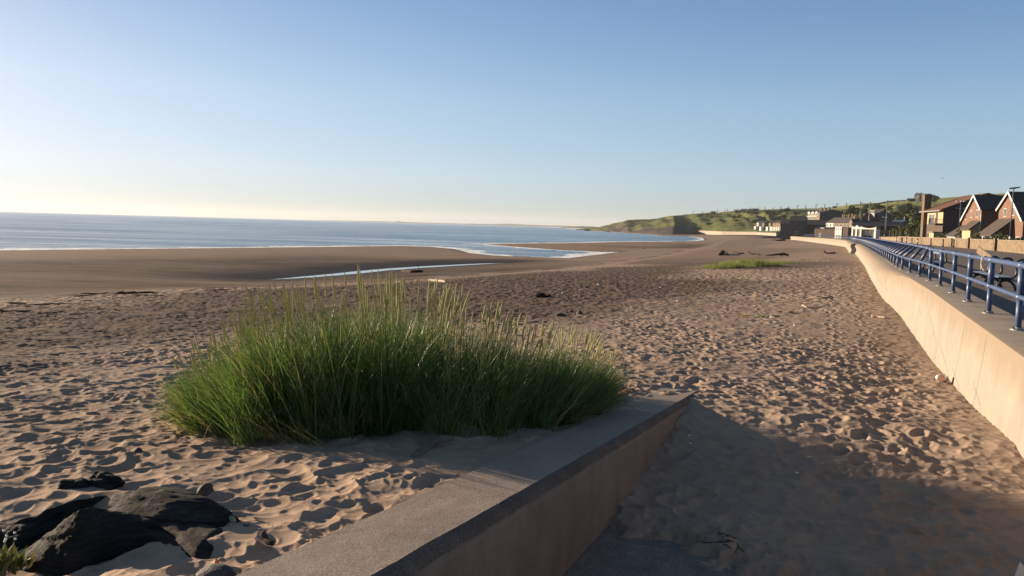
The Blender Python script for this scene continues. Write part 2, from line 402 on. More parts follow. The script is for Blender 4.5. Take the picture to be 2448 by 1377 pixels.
# water
def water(name, base, rough, s1, strength, dist, foam_sheen=False, spec=.5, aniso=(1,1,1)):
    m = mat(name, base, rough, 0, spec); t = NT(m); t.b.inputs['IOR'].default_value = 1.333
    v = t.pos(aniso)
    n1 = t.noise(v, s1, 5, .62); n2 = t.noise(t.pos((aniso[0]*.2,aniso[1]*.2,1)), s1, 3, .55)
    h = t.math('ADD', n1, t.math('MULTIPLY', n2, 2.2)); t.bump(h, strength, dist)
    if foam_sheen:
        pt = t.ramp(t.noise(t.pos((.010,.045,1)), 1., 6, .7), [(.38, .11), (.62, .24)])
    if foam_sheen:
        sd = t.attr('shore')
        fn = t.noise(t.pos((.10,.10,1)), 1., 5, .65)
        lim = t.math('ADD', .70, t.math('MULTIPLY', t.math('SUBTRACT', fn, .46), 3.2))
        f1 = t.ramp(t.math('SUBTRACT', t.math('MULTIPLY', lim, 5.5), sd), [(.45, 0.), (.8, 1.)])
        ws = t.noise(t.pos((.012,.06,1)), 1., 3, .5)
        st = t.math('MULTIPLY', t.ramp(ws, [(.60, 0.), (.66, .7)]), t.ramp(t.math('DIVIDE', sd, 60.), [(.5, 1.), (1., 0.)]))
        c = t.mix(t.math('MAXIMUM', f1, st, True), base, (.82,.82,.8)); t.color(c)  # shore white: small swash plus sky reflection of wet film, painted into the colour
        t.link(t.math('ADD', pt, t.math('MULTIPLY', f1, .6), True), t.b.inputs['Roughness'])
    return m
m_sea = water('sea_water', (.028,.075,.125), .16, .9, .85, .46, True, .5)
m_runnel = water('runnel_water', (.03,.04,.045), .04, 3., .04, .02, False)

# ------------------------------------------------------------------ paths
rail_px = [(2152,642), (2115.7,617.8), (2083,596.9), (2070,589), (2056.9,582.5)]
path = [SV(s, 2.6) for s in (-8, 0, 6, 12, 15.26, 18.67, 21.65, 25.17)] + [SV(28.64, 2.55), SV(31.73, 2.5), SV(34.81, 2.38), SV(37.74, 2.24)]
path += [P(x, y, 0)[:2] for x, y in rail_px] + [np.array(q) for q in ((72., 168.), (89., 210.), (103., 250.), (112., 281.), (118., 307.), (126., 344.), (135., 384.))]
def catmull(pts, step):
    pts = [np.asarray(p, float) for p in pts]; pts = [2*pts[0]-pts[1]]+pts+[2*pts[-1]-pts[-2]]; out = []
    for i in range(1, len(pts)-2):
        p0, p1, p2, p3 = pts[i-1:i+3]
        t0 = 0; t1 = t0+np.linalg.norm(p1-p0)**.5; t2 = t1+np.linalg.norm(p2-p1)**.5; t3 = t2+np.linalg.norm(p3-p2)**.5
        for tt in np.linspace(t1, t2, max(2, int(np.linalg.norm(p2-p1)/.5)), endpoint=False):
            A1 = ((t1-tt)*p0+(tt-t0)*p1)/(t1-t0); A2 = ((t2-tt)*p1+(tt-t1)*p2)/(t2-t1); A3 = ((t3-tt)*p2+(tt-t2)*p3)/(t3-t2)
            B1 = ((t2-tt)*A1+(tt-t0)*A2)/(t2-t0); B2 = ((t3-tt)*A2+(tt-t1)*A3)/(t3-t1)
            out.append(((t2-tt)*B1+(tt-t1)*B2)/(t2-t1))
    out.append(pts[-2]); out = np.array(out)
    d = np.r_[0, np.cumsum(np.linalg.norm(np.diff(out, axis=0), axis=1))]
    s = np.arange(0, d[-1], step)
    return np.stack([np.interp(s, d, out[:,0]), np.interp(s, d, out[:,1])], 1), s
def tangents(p):
    g = np.gradient(p, axis=0); g /= np.linalg.norm(g, axis=1)[:,None]; return g
LEN0 = 8.0   # path arc length at s = 0
rp, rs = catmull(path, .5)
rt = tangents(rp); rn = np.stack([rt[:,1], -rt[:,0]], 1)   # landward normal
def at_len(L):
    return np.array([np.interp(L, rs, rp[:,0]), np.interp(L, rs, rp[:,1])]), math.atan2(np.interp(L, rs, rt[:,0]), np.interp(L, rs, rt[:,1]))

# ------------------------------------------------------------------ terrain
sea_px = [(0,598.5),(150,597),(300,595.2),(500,593.2),(700,591),(870,589),(960,588),(1020,589.5),(1085,595),(1125,605.5),(1190,612.2),(1255,614.4),(1354,618),(1386,614),(1461,604.8),(1484,602),
          (1435,602),(1354,598.7),(1255,591.7),(1157,583.8),(1250,581.8),(1340,581.3),(1400,580.3),(1457,578.6),(1531,577.9),(1590,577.6),(1655,577.6),(1684,574),(1681,569),(1656,565.5),(1590,563.2),(1560,560.8),(1502,557.2),(1421,552.3),(1396,550.7)]
SEA = [P(x, y, ZSEA)[:2] for x, y in sea_px]
SEA += [np.array(q) for q in ((240., 4000.), (300., 14000.), (-14000., 14000.), (-14000., -600.), (-560., -600.))]
run_px = [(1243,627.8),(1180,628.6),(1100,632),(1010,636.5),(930,641.5),(860,647.5),(790,655),(730,660.5),(690,664.5),(640,668.3),(620,670),
          (640,669),(690,667),(740,664),(800,659.5),(860,654),(930,646.5),(1010,640.5),(1100,635),(1180,630.5)]
RUN = [P(x, y, ZSEA)[:2] for x, y in run_px]
ctl = [(-300,1377,-.5),(0,1377,-.52),(0,1250,-.5),(0,1100,-.62),(0,980,-.85),(0,900,-1.05),(0,840,-1.38),(0,800,-1.68),(0,762,-2.02),(0,735,-2.25),(0,715,-2.45),(0,690,-2.75),(0,650,-3.25),(0,620,-3.7),(0,604,-4.0),
       (-400,900,-1.0),(-400,760,-2.0),(-400,690,-2.7),(-400,620,-3.6),
       (300,1377,-.42),(300,1200,-.5),(300,1050,-.72),(300,900,-1.1),(300,800,-1.65),(300,740,-2.1),(300,700,-2.5),(300,660,-3.1),(300,625,-3.7),
       (560,1360,-.3),(894,1234,-.43),(1025,1168,-.48),(1221,1086,-.6),(700,1200,-.48),(700,1075,-.62),(600,900,-1.1),(600,780,-1.72),(600,720,-2.25),(600,690,-2.6),(600,672,-3.9),(600,640,-3.8),(600,612,-4.02),
       (900,1000,-.72),(1000,850,-1.2),(900,760,-1.8),(900,690,-2.5),(900,662,-3.3),(900,620,-3.85),(1100,700,-2.2),(1100,800,-1.45),(1100,655,-3.2),(1100,615,-3.9),(1000,600,-4.0),
       (1250,645,-3.3),(1250,900,-1.05),(1400,632,-3.3),(1400,700,-2.0),(1400,800,-1.4),(1400,620,-3.9),(1500,608,-3.8),(1550,620,-3.2),(1550,660,-2.3),(1580,592,-4.02),
       (1650,585,-4.0),(1700,600,-2.8),(1700,640,-2.0),(1700,720,-1.65),(1700,850,-1.2),(1620,960,-.98),(1560,950,-.95),(1720,576,-3.2),(1800,574,-2.4),(1760,566,-2.0),(1700,564,-2.3),
       (1900,1000,-1.02),(1900,850,-1.3),(1900,740,-1.6),(1900,660,-1.75),(1900,620,-1.8),(1900,595,-1.9),(1860,575,-2.0),(1850,568,-1.7),(1740,561,-1.6),
       (2216,862,-1.50),(2181,806,-1.56),(2123,727,-1.42),(2077,652,-1.5),(2060,624,-1.6),(2028,602,-1.7),(2014,590,-1.8),(1983,580.5,-1.85),(1940,580,-2.0),(2300,960,-1.28),(2440,1080,-1.05),(2440,1250,-.85),(2440,1377,-.7),(1900,1300,-.7),(1500,1377,-.5),(1640,570,-3.6),(1580,562,-3.9)]
cx = np.array([P(x, y, z) for x, y, z in ctl])
def lp(x, y):
    r_ = np.sqrt(x*x+y*y)+1e-6; return np.arctan2(x, np.maximum(y, 1e-6) if np.isscalar(y) else y)*1.3, np.log(r_+.5)
def tps_k(d2): return .5*d2*np.log(d2+1e-12)
CA, CB = lp(cx[:,0], cx[:,1]); nC = len(CA)
K = tps_k((CA[:,None]-CA)**2+(CB[:,None]-CB)**2) + np.eye(nC)*2e-3
Pm = np.stack([np.ones(nC), CA, CB], 1)
A_ = np.block([[K, Pm],[Pm.T, np.zeros((3,3))]])
W = np.linalg.solve(A_, np.r_[cx[:,2], 0, 0, 0])
def tps(x, y):
    a, b = lp(x, y); a = np.clip(a, -1.3, 1.0); b = np.clip(b, math.log(3), math.log(1100)); z = W[nC]+W[nC+1]*a+W[nC+2]*b
    for i in range(nC): z = z + W[i]*tps_k((a-CA[i])**2+(b-CB[i])**2)
    return z
RAMP_TIP = 11.3
def ramp_top(s): return -.0826*s - .005
def macro(x, y, full=False):
    x = np.asarray(x, float); y = np.asarray(y, float); sh = x.shape; x = x.ravel(); y = y.ravel()
    z = np.clip(tps(x, y), -5, -.05); r_ = np.hypot(x, y)
    s = x*U[0]+y*U[1]; v = x*V[0]+y*V[1]
    near = r_ < 40
    if near.any():
        sn, vn, zn = s[near], v[near], z[near]
        drop = np.interp(sn, [0, 3, 5.85, 7.4, 10.2, 11.6, 13], [.30, .62, .83, .76, .30, .06, 0])
        right = sstep(-2.55, -2.2, vn)
        fade = np.interp(sn, [6, 11], [1., 1.]) * (1-.25*sstep(-1.5, 2, vn))
        zR = zn - drop*fade
        # level of the sand inside the ramp
        zin = np.interp(sn, [-2, 0, 2.5, 4.2, 5.85, 7.4, 10.2, 11.6], [-.12, -.2, -.9, -1.24, -1.31, -1.35, -1.18, -1.04])
        zin = zin + (.22*sstep(-1.5, 2.1, vn))*sstep(3, 6, sn)*(1-sstep(8, 11.6, sn)) + .10*sstep(-1.9, -.5, vn)*(1-sstep(6.5, 9, sn))
        k = sstep(9.5, 13.5, sn); zR = zin*(1-k)+zn*k
        # left of the wall: sand lies just under the wall top
        kl = np.exp(-np.clip(-2.7-vn, 0, 9)/.7)*(1-sstep(9.2, 11.0, sn))
        zL = zn*(1-kl)+(ramp_top(sn)-.03+.05*fbm(sn*1.6, vn*.5, 63, 4))*kl
        zn2 = zL*(1-right)+zR*right
        z[near] = zn2
    # waters
    wet = np.zeros_like(z); soak = np.zeros_like(z); sd = np.full_like(z, 999.)
    f = (r_ > 40)
    if f.any():
        a = np.minimum(sdist(x[f], y[f], SEA), 900); b = sdist(x[f], y[f], RUN)
        d = np.minimum(a, b); sd[f] = d
        zf = z[f]
        zo = np.maximum(zf, ZSEA+.02+np.minimum(np.maximum(d,0)*.02, .25))
        zo = np.minimum(zo, ZSEA+.03+np.maximum(d,0)*.075)
        z[f] = np.where(d > 0, zo, np.minimum(zf, ZSEA-.02+np.maximum(d,-40)*.03))
        soak[f] = np.clip(1-np.maximum(a,0)/2.5, 0, 1)*.7*(a > -3) + .0
        soak[f] = np.maximum(soak[f], np.clip(1-np.maximum(b,0)/9., 0, 1)**.7*.9)
    return (z.reshape(sh), sd.reshape(sh), soak.reshape(sh)) if full else z.reshape(sh)
STRAND = np.array([P(x, y, -2.6)[:2] for x, y in [(-700,760),(-300,737),(0,720),(200,705),(400,690),(600,678),(700,670),(900,660),(1100,644),(1250,634),(1400,624),(1500,608),(1600,597),(1680,582),(1720,572)]])
def strand_side(x, y):   # >0 landward
    d = seg_dist(x, y, STRAND); s = np.zeros_like(x)
    poly = np.vstack([STRAND, [[900, 1200], [900,-200], [-300,-200]]])
    return np.where(inside(x, y, poly), d, -d)
def mask_pits(x, y, ss):
    r_ = np.hypot(x, y)
    s = x*U[0]+y*U[1]; v = x*V[0]+y*V[1]
    m = sstep(-2, 3, ss)
    path_ = fbm(x*.22+9, y*.12, 41, 3)
    mid = sstep(22, 34, r_)*sstep(-14, -4, v)
    m = m*(1-mid*.62*sstep(-.12, .12, path_))
    m = m*(1-.5*sstep(1.2, 1.9, v)*(s < 60))
    return m*(1-sstep(55, 90, r_))
TR = []
def trail(pts, seed):
    g = np.random.default_rng(seed); p, s_ = catmull([np.array(q, float) for q in pts], .72); tg = tangents(p)
    for k in range(len(p)):
        n_ = np.array([tg[k][1], -tg[k][0]]); q = p[k]+n_*(.13 if k % 2 else -.13)+g.normal(0, .05, 2); TR.append((q[0], q[1], math.atan2(tg[k][0], tg[k][1])+g.normal(0, .15), g.uniform(.028, .05)))
trail([SV(6.5, 1.2), SV(14, .7), SV(30, .5), SV(48, -.4), SV(64, -1.6)], 1); trail([SV(9, .2), SV(20, -.2), SV(36, -.6), SV(60, -2.)], 2)
trail([SV(20, -1.), SV(32, -3), SV(44, -8), SV(52, -15)], 3); trail([(-7., 9.), (-4.5, 15), (1., 21), (8., 30), (10., 44)], 4); trail([(2.8, 13), (5, 20), (5.5, 30), (2., 42)], 5)
def detail(x, y, ss):
    mk = mask_pits(x, y, ss)
    wx = x+.10*vnoise(x*1.7, y*1.7, 5); wy = y+.10*vnoise(x*1.7+7, y*1.7, 6)
    r_ = np.hypot(x, y); big = 1-.72*sstep(9, 17, r_)
    h = pits(wx, wy, .225, .125, .031, 100, .84)
    h = big*(np.minimum(h, pits(wx+.37, wy+.11, .34, .18, .040, 200, .5)) + .35*np.maximum(h, 0))
    h = h+(1-big)*1.15*pits(wx+.2, wy, .19, .098, .027, 400, .85)
    sm = pits(wx, wy, .12, .06, .012, 300, .5)
    und = .055*fbm(x*1.1, y*1.1, 61, 3) + .03*fbm(x*3.1, y*3.1, 71, 2)
    tr = np.zeros_like(x); s_ = x*U[0]+y*U[1]; v_ = x*V[0]+y*V[1]
    for k in range(len(TR)):
        px, py, an, dp = TR[k]; q = np.where((np.abs(x-px) < .45) & (np.abs(y-py) < .45))[0]
        if len(q) == 0: continue
        dx, dy = x[q]-px, y[q]-py; e = np.sqrt(((dx*math.sin(an)+dy*math.cos(an))/.19)**2+((dx*math.cos(an)-dy*math.sin(an))/.10)**2)
        tr[q] = tr[q]-dp*np.clip(1-e**2.4, 0, 1)+dp*.35*np.exp(-((e-1.25)/.3)**2)
    mk = mk*np.clip(.95+.9*fbm(x*.45+5, y*.45, 51, 3), .35, 1.2)
    return tr+mk*(h + sm + und) + (1-mk)*.02*fbm(x*.7, y*.7, 81, 3)
def build_terrain():
    ang = np.r_[np.linspace(-100,-44,40,endpoint=False), np.linspace(-44,-36,60,endpoint=False), np.linspace(-36,36,980,endpoint=False), np.linspace(36,42,30,endpoint=False), np.linspace(42,100,30)]*math.pi/180
    rr = [1.2]
    while rr[-1] < 1500:
        r_ = rr[-1]
        k = .02 if r_ < 3.2 else .0026 if r_ < 32 else .0042 if r_ < 75 else .008 if r_ < 300 else .02
        rr.append(r_*(1+k))
    rr = np.array(rr); print('terrain', len(ang), len(rr))
    A, Rr = np.meshgrid(ang, rr); X = (Rr*np.sin(A)).ravel(); Y = (Rr*np.cos(A)).ravel()
    Z, sd, soak = macro(X, Y, True); sd_sea = np.zeros_like(X); qf = np.hypot(X, Y) > 30; sd_sea[qf] = sdist(X[qf], Y[qf], SEA)
    r_ = np.hypot(X, Y)
    ss = strand_side(X, Y)
    n = r_ < 95
    h = np.zeros_like(Z); h[n] = detail(X[n], Y[n], ss[n])
    s = X*U[0]+Y*U[1]; v = X*V[0]+Y*V[1]
    # calm sand hidden under / beside the walls, and on the bare ramp slab
    slab = 1-sstep(6.6, 7.6, s+.28*np.maximum(v+1.9,0)+.9*fbm(X*1.3, Y*1.3, 91, 5, .6)); slab *= (v > -2.3)
    calm = 1-.1*((v > -2.2) & (s < 10.2))
    h = h*calm*(1-.75*slab)
    # under the grass clump and along the wall the sand is banked up
    Z = Z+h*np.where((v > -2.56) & (v < -2.05) & (s < RAMP_TIP), 0, 1)*np.where((v > -2.8) & (v < -2.05) & (s < RAMP_TIP), .5, 1)
    Z = Z-.20*slab*(s > 3)
    inwall = (v > -2.58) & (v < -2.08) & (s < RAMP_TIP-.1); Z = np.where(inwall, np.minimum(Z, ramp_top(s)-.12), Z)
    # landward of the sea wall the ground drops out of sight under the promenade
    q = (r_ < 420) & (np.arctan2(X, Y) > R(8)) | ((np.abs(s) < 30) & (v > 0))
    lw = np.full_like(Z, -99.); qi = np.where(q)[0]
    d = seg_dist(X[qi], Y[qi], rp[::10]); j = np.zeros(len(qi))
    poly = np.vstack([rp[::10], [[160, 420], [900, 420], [900, -60], [20, -60]]])
    lw[qi] = np.where(inside(X[qi], Y[qi], poly), d, -d)
    Z = np.where(lw > .35, np.minimum(Z, -2.2), Z)
    wet = sstep(1.5, -2.5, ss)*(r_ > 20)
    wet = 1-sstep(-2.5, 1.5, ss)
    dk = sstep(-.10, .30, .8*fbm(X*.06, Y*.06, 31, 4)+.62*np.exp(-((ss-12)/10.)**2)) * sstep(1.5, 5, ss)*(1-sstep(23, 36, ss))*(.88-.5*sstep(75, 150, r_))
    dk = np.maximum(dk, .9*np.exp(-((ss-.3)/.9)**2)*sstep(-.1, .15, fbm(X*.25, Y*.25, 37, 3)))
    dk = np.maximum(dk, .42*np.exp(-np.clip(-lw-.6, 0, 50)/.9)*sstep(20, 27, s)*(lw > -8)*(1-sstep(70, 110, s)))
    far = sstep(22, 50, r_)*sstep(-2, 3, ss)
    o = np_mesh('sand', np.stack([X, Y, Z], 1), grid_faces(len(rr), len(ang))[:, ::-1], m_sand, True,
                dict(wet=wet, dark=dk, far=far, soak=np.clip(soak, 0, 1), bar=sstep(20, 44, sd_sea+10*fbm(X*.05, Y*.05, 95, 3))), kind='structure')
build_terrain()
def gz(x, y):
    x = np.array([float(x)]); y = np.array([float(y)])
    return float(macro(x, y)[0])
def on_sand(px, py, guess=-1.2):
    z = guess
    for _ in range(25):
        p = P(px, py, z); z = .5*z+.5*gz(p[0], p[1])
    return np.array([p[0], p[1], z])

# sea and runnel
def build_sea():
    ang = np.linspace(-110, 40, 420)*math.pi/180; rr = [55.]
    while rr[-1] < 13500: rr.append(rr[-1]*(1.011 if rr[-1] < 700 else 1.05))
    rr = np.array(rr); A, Rr = np.meshgrid(ang, rr); X = (Rr*np.sin(A)).ravel(); Y = (Rr*np.cos(A)).ravel()
    sd = -np.clip(sdist(X, Y, SEA), -500, 500)
    Z = np.full_like(X, ZSEA)
    np_mesh('sea', np.stack([X, Y, Z], 1), grid_faces(len(rr), len(ang))[:, ::-1], m_sea, True, dict(shore=sd), kind='structure')
    # runnel: a sheet a little wider than its bed
    n = len(run_px); c = np.mean(RUN, axis=0)
    top = [P(x, y-1.5, ZSEA+.012) for x, y in run_px[:11]]; bot = [P(x, y+1.5, ZSEA+.012) for x, y in [run_px[0]]+run_px[-1:10:-1]+[run_px[10]]]
    L = 60; tx = np.linspace(0, 1, L)
    def samp(pts):
        pts = np.array(pts); d = np.r_[0, np.cumsum(np.linalg.norm(np.diff(pts, axis=0), axis=1))]; d /= d[-1]
        return np.stack([np.interp(tx, d, pts[:,k]) for k in range(3)], 1)
    a, b = samp(top), samp(bot); rows = [a+(b-a)*k/6 for k in range(7)]
    np_mesh('stream', np.vstack(rows), grid_faces(7, L), m_runnel, True, kind='structure')
build_sea()
# ------------------------------------------------------------------ sea wall, promenade, ramp
EDGE = -.47
def profile(L, k):
    """offsets (landward +) and heights of the seaward outline at path length L; k = how far the rounded crown has grown"""
    flat = [(.42,0), (.42,.002), (-.40,0), (EDGE,-.02), (EDGE-.015,-.06), (EDGE-.03,-.3), (EDGE-.06,-.6), (EDGE-.09,-.9), (EDGE-.14,-1.3), (EDGE-.20,-1.8), (EDGE-.26,-2.4), (EDGE-.36,-3.6)]
    crown = [(.42,0), (.40,.002), (-.22,0), (-.48,-.06), (-.72,-.20), (-.84,-.40), (-.80,-.62), (-.66,-.85), (-.58,-1.08), (-.66,-1.42), (-.86,-1.8), (-1.3,-2.6)]
    return [(a[0]*(1-k)+b[0]*k, a[1]*(1-k)+b[1]*k) for a, b in zip(flat, crown)]
def crown_k(L): return float(sstep(LEN0+29, LEN0+46, np.array(L)))
def wall_mesh(name, L0, L1, parent, m, kf, step=.5, bottom=-4.6, out=0.):
    ls = np.unique(np.r_[np.arange(L0, L1, step), L1]); vs = []; n = 0
    for L in ls:
        p, a = at_len(L); nx, ny = math.cos(a), -math.sin(a)
        pr = profile(L, kf(L)); pr = pr + [(pr[-1][0], bottom), (.42, bottom)]; n = len(pr)
        for o, z in pr: o = o-out*(o < .3); vs.append((p[0]+nx*o, p[1]+ny*o, z))
    fs = []
    for i in range(len(ls)-1):
        for j in range(n): fs.append((i*n+j, i*n+(j+1)%n, (i+1)*n+(j+1)%n, (i+1)*n+j))
    fs += [tuple(range(n-1,-1,-1)), tuple((len(ls)-1)*n+j for j in range(n))]
    b = MB(); b.v, b.f = vs, fs
    o = b.build(name, m, parent, True)
    me = o.data
    me.materials.append(m_coping)
    for p_ in me.polygons:
        if p_.normal.z > .8 and p_.center.z > -.08 and (p_.index % n) < 2: p_.material_index = 1
        if len(p_.vertices) > 4: p_.use_smooth = False
    return o
sw = empty('sea_wall', (0,0,0), label='pale concrete sea wall running beside the sand from the foreground to the dark joint', cat='sea wall')
LJ = LEN0 + 148
wb = wall_mesh('wall_body', 0, LJ, sw, m_seawall, crown_k)
try: wb.data.set_sharp_from_angle(angle=R(38))
except Exception: pass
# shallow movement joints down the flat face
for sL in (14.9, 17.6, 21.2, 24.3, 27.4, 31.):
    L = LEN0+sL; p, a = at_len(L); nx, ny = math.cos(a), -math.sin(a); tx, ty = math.sin(a), math.cos(a)
    b = MB(); k = crown_k(L); pr = [(o-.003, z) for o, z in profile(L, k)[4:]]
    vs = []
    for o, z in pr:
        for w in (-.006, .006): vs.append((p[0]+nx*o+tx*w, p[1]+ny*o+ty*w, z))
    b.add(vs, [(2*i, 2*i+1, 2*i+3, 2*i+2) for i in range(len(pr)-1)]); b.build('movement_joint', m_joint, sw, fix=False)
def crack(s0, z0, s1, z1, n=9, wd=.0035):
    vs = []
    for k in range(n):
        t_ = k/(n-1); L = LEN0+s0+(s1-s0)*t_; z = z0+(z1-z0)*t_+.012*math.sin(k*2.3); p, a = at_len(L); pr = profile(L, crown_k(L))[4:]
        o = float(np.interp(-z, [-q[1] for q in pr], [q[0] for q in pr]))-.004; nx, ny = math.cos(a), -math.sin(a)
        for dz in (-wd, wd): vs.append((p[0]+nx*o, p[1]+ny*o, z+dz))
    b = MB(); b.add(vs, [(2*i, 2*i+1, 2*i+3, 2*i+2) for i in range(n-1)]); b.build('crack', m_joint, sw, fix=False)
crack(24.5, -.62, 21.6, -1.05); crack(20.8, -1.0, 18.6, -1.28); crack(18.1, -1.12, 16.6, -1.3); crack(15.4, -.95, 14.3, -1.12); crack(27.8, -.55, 26.4, -.9)
sw2 = empty('sea_wall', (0,0,0), label='curved concrete sea wall beyond the dark joint, ending at the far promenade corner', cat='sea wall')
def wall2(L): return 1.
o = wall_mesh('wall_body', LJ+.25, rs[-1]-.2, sw2, m_seawall, wall2, 2., out=.75)

# promenade: asphalt sheet from the inner edge of the coping inland
inner = rp[::6] + rn[::6]*.425
pv_ = [(q[0], q[1], ZPROM) for q in inner] + [(q[0]+620, q[1]-60, ZPROM) for q in inner]
n = len(inner)
np_mesh('promenade', np.array(pv_), np.array([(i, n+i, n+i+1, i+1) for i in range(n-1)])[:, ::-1], m_asph, False, kind='structure')
bpy.data.objects['promenade'].data.flip_normals() if bpy.data.objects['promenade'].data.polygons[0].normal.z < 0 else None

# ramp retaining wall
rw = empty('ramp_wall', (0,0,0), label='low concrete ramp wall with a broad speckled top sloping into the sand', cat='wall')
def ramp_wall():
    top, face = MB(), MB()
    ss = np.r_[np.arange(-2, RAMP_TIP+1.4, .05)]
    vt, vf = [], []
    for s in ss:
        zt = ramp_top(s); j = .014*float(fbm(np.array([s*2.5]), np.array([.5]), 3, 5, .7)[0])
        for v_, dz in ((-2.70, -1.2), (-2.70, -.012), (-2.685, 0), (-2.40, .002), (-2.135+j*.6, 0), (-2.085+j, -.022), (-2.05+j, -.07)):
            q = SV(s, v_); vt.append((q[0], q[1], zt+dz))
        for v_, dz in ((-2.05+j, -.07), (-2.052, -.095), (-2.045, -.11), (-2.04, -2.2)):
            q = SV(s, v_); vf.append((q[0], q[1], zt+dz))
    m = len(ss)
    top.v = vt; top.f = [(i*7+j, (i+1)*7+j, (i+1)*7+j+1, i*7+j+1) for i in range(m-1) for j in range(6)] + [tuple((m-1)*7+j for j in range(7)), tuple(range(6,-1,-1))]
    face.v = vf; face.f = [(i*4+j, (i+1)*4+j, (i+1)*4+j+1, i*4+j+1) for i in range(m-1) for j in range(3)]
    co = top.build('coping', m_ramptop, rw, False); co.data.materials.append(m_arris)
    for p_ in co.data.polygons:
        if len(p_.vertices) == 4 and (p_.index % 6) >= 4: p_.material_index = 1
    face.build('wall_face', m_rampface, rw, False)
ramp_wall()
# ramp slab
b = MB(); vs = []
for s in np.arange(-2, 8.01, .5):
    z = float(np.interp(s, [-2, 0, 2.5, 4.2, 5.85, 7.4, 8.2], [-.12, -.2, -.9, -1.24, -1.31, -1.36, -1.5]))+.0
    for v_ in (-2.04, 2.2):
        q = SV(s, v_); vs.append((q[0], q[1], z-.055))
b.add(vs, [(2*i, 2*i+1, 2*i+3, 2*i+2) for i in range(len(vs)//2-1)]); b.build('ramp', m_slab, None, kind='structure')

# ------------------------------------------------------------------ railing
LP0 = LEN0 + 15.26; PITCH = 3.07
OFFS = {6:.24, 7:.42, 8:.55}
def slant(i): return 0. if i < 6 else OFFS.get(i, .65)
def post_mesh(off, far):
    b = MB(); n = 6 if far else 12
    b.tube([(0,0,0.01),(0,0,.55)], .049, n)
    b.tube([(0,0,.55),(off,0,1.06)], .059, n)
    b.ball((0,0,.55), .072, .072, .072, n, 6); b.ball((off,0,1.07), .082, .082, .078, n, 6)
    return b
def rail(name, label, i0, i1, parts_far):
    root = empty(name, (0,0,0), label=label, cat='railing')
    cache = {}
    posts = list(range(i0, i1))
    for i in posts:
        L = LP0 + i*PITCH
        if L > rs[-1]-1: break
        p, a = at_len(L); off = slant(i); fr = i > 9
        key = (round(off,2), fr)
        if key not in cache:
            o = post_mesh(off, fr).build('post', m_rail, root, True); cache[key] = o
        else:
            o = cache[key].copy(); col.objects.link(o); o.parent = root
        o.location = (p[0], p[1], 0); o.rotation_euler = (0, 0, -a)
        if i < 14:
            if 'pl' not in cache:
                bb = MB(); bb.lathe([(.115,.002),(.115,.016),(.06,.024),(.05,.05),(.043,.06)], 14); cache['pl'] = bb.build('base_plate', m_plate, o, True)
                for q in range(4):
                    bb = MB(); x, y = .082*math.cos(.8+q*math.pi/2), .082*math.sin(.8+q*math.pi/2)
                    bb.lathe([(.017,.017),(.017,.034),(.009,.036),(.009,.06)], 6, (x, y)); cache['b%d' % q] = bb.build('bolt', m_bolt, o)
            else:
                for kk in ('pl','b0','b1','b2','b3'):
                    c = cache[kk].copy(); col.objects.link(c); c.parent = o
    Ls = [LP0+i*PITCH for i in posts if LP0+i*PITCH <= rs[-1]-1]
    def line(off_f, z_f):
        pts = []
        for i, L in zip(posts, Ls):
            for k in range(2):
                LL = L+k*PITCH/2
                if LL > Ls[-1]: break
                p, a = at_len(LL); o_ = off_f(i+k*.5); pts.append((p[0]+math.cos(a)*o_, p[1]-math.sin(a)*o_, z_f(i)))
        return pts
    so = lambda q: slant(int(q)) if q == int(q) else .5*(slant(int(q))+slant(int(q)+1))
    b = MB(); b.tube(line(so, lambda i: 1.07), .049, 10); b.build('top_rail', m_rail, root, True)
    b = MB(); b.tube(line(lambda q: 0., lambda i: .55), .040, 10); b.build('mid_rail', m_rail, root, True)
    return root
NCOR = 62
rail('railing', 'blue painted tubular railing along the sea wall coping, nearest stretch with bolted feet', -4, NCOR, False)
rail('railing', 'distant blue railing along the curved promenade corner beyond the white pavilion', NCOR, 118, True)
rp1, a1 = at_len(LP0+1.42*PITCH)
# rope round the top rail and the board caught in it
def rope():
    p, a = at_len(LP0+1.30*PITCH); t_ = np.array([math.sin(a), math.cos(a)]); n_ = np.array([math.cos(a), -math.sin(a)])
    b = MB()
    for k, (dz0, lean) in enumerate(((0,.02),(.05,-.03),(.10,.04))):
        pts = []
        for q in range(15):
            w = 2*math.pi*q/14; c = p+t_*(dz0+lean*math.cos(w))+n_*(.062*math.cos(w)); pts.append((c[0], c[1], 1.07+.055*math.sin(w)))
        b.tube(pts, .009, 6)
    c0 = p+n_*-.066
    b.tube([(c0[0], c0[1], 1.05), (c0[0]+t_[0]*.03, c0[1]+t_[1]*.03, .95), (c0[0]-t_[0]*.01, c0[1]-t_[1]*.01, .88), (c0[0]-t_[0]*.08, c0[1]-t_[1]*.08, .84)], .009, 6)
    c1 = p+t_*.02; b.tube([(c1[0], c1[1], 1.13), (c1[0]+.03, c1[1], 1.2), (c1[0]+.09, c1[1]+.04, 1.19)], .008, 6)
    c2 = p-n_*.066+t_*.05
    b.tube([(c2[0], c2[1], 1.04), (c2[0]-t_[0]*.06, c2[1]-t_[1]*.06, .93), (c2[0]-t_[0]*.3, c2[1]-t_[1]*.3, .86), (c2[0]-t_[0]*.5, c2[1]-t_[1]*.5, .84)], .007, 6)
    b.build('rope', m_rope, None, True, label='frayed pale rope knotted round the top rail near the right edge', cat='rope')
rope()
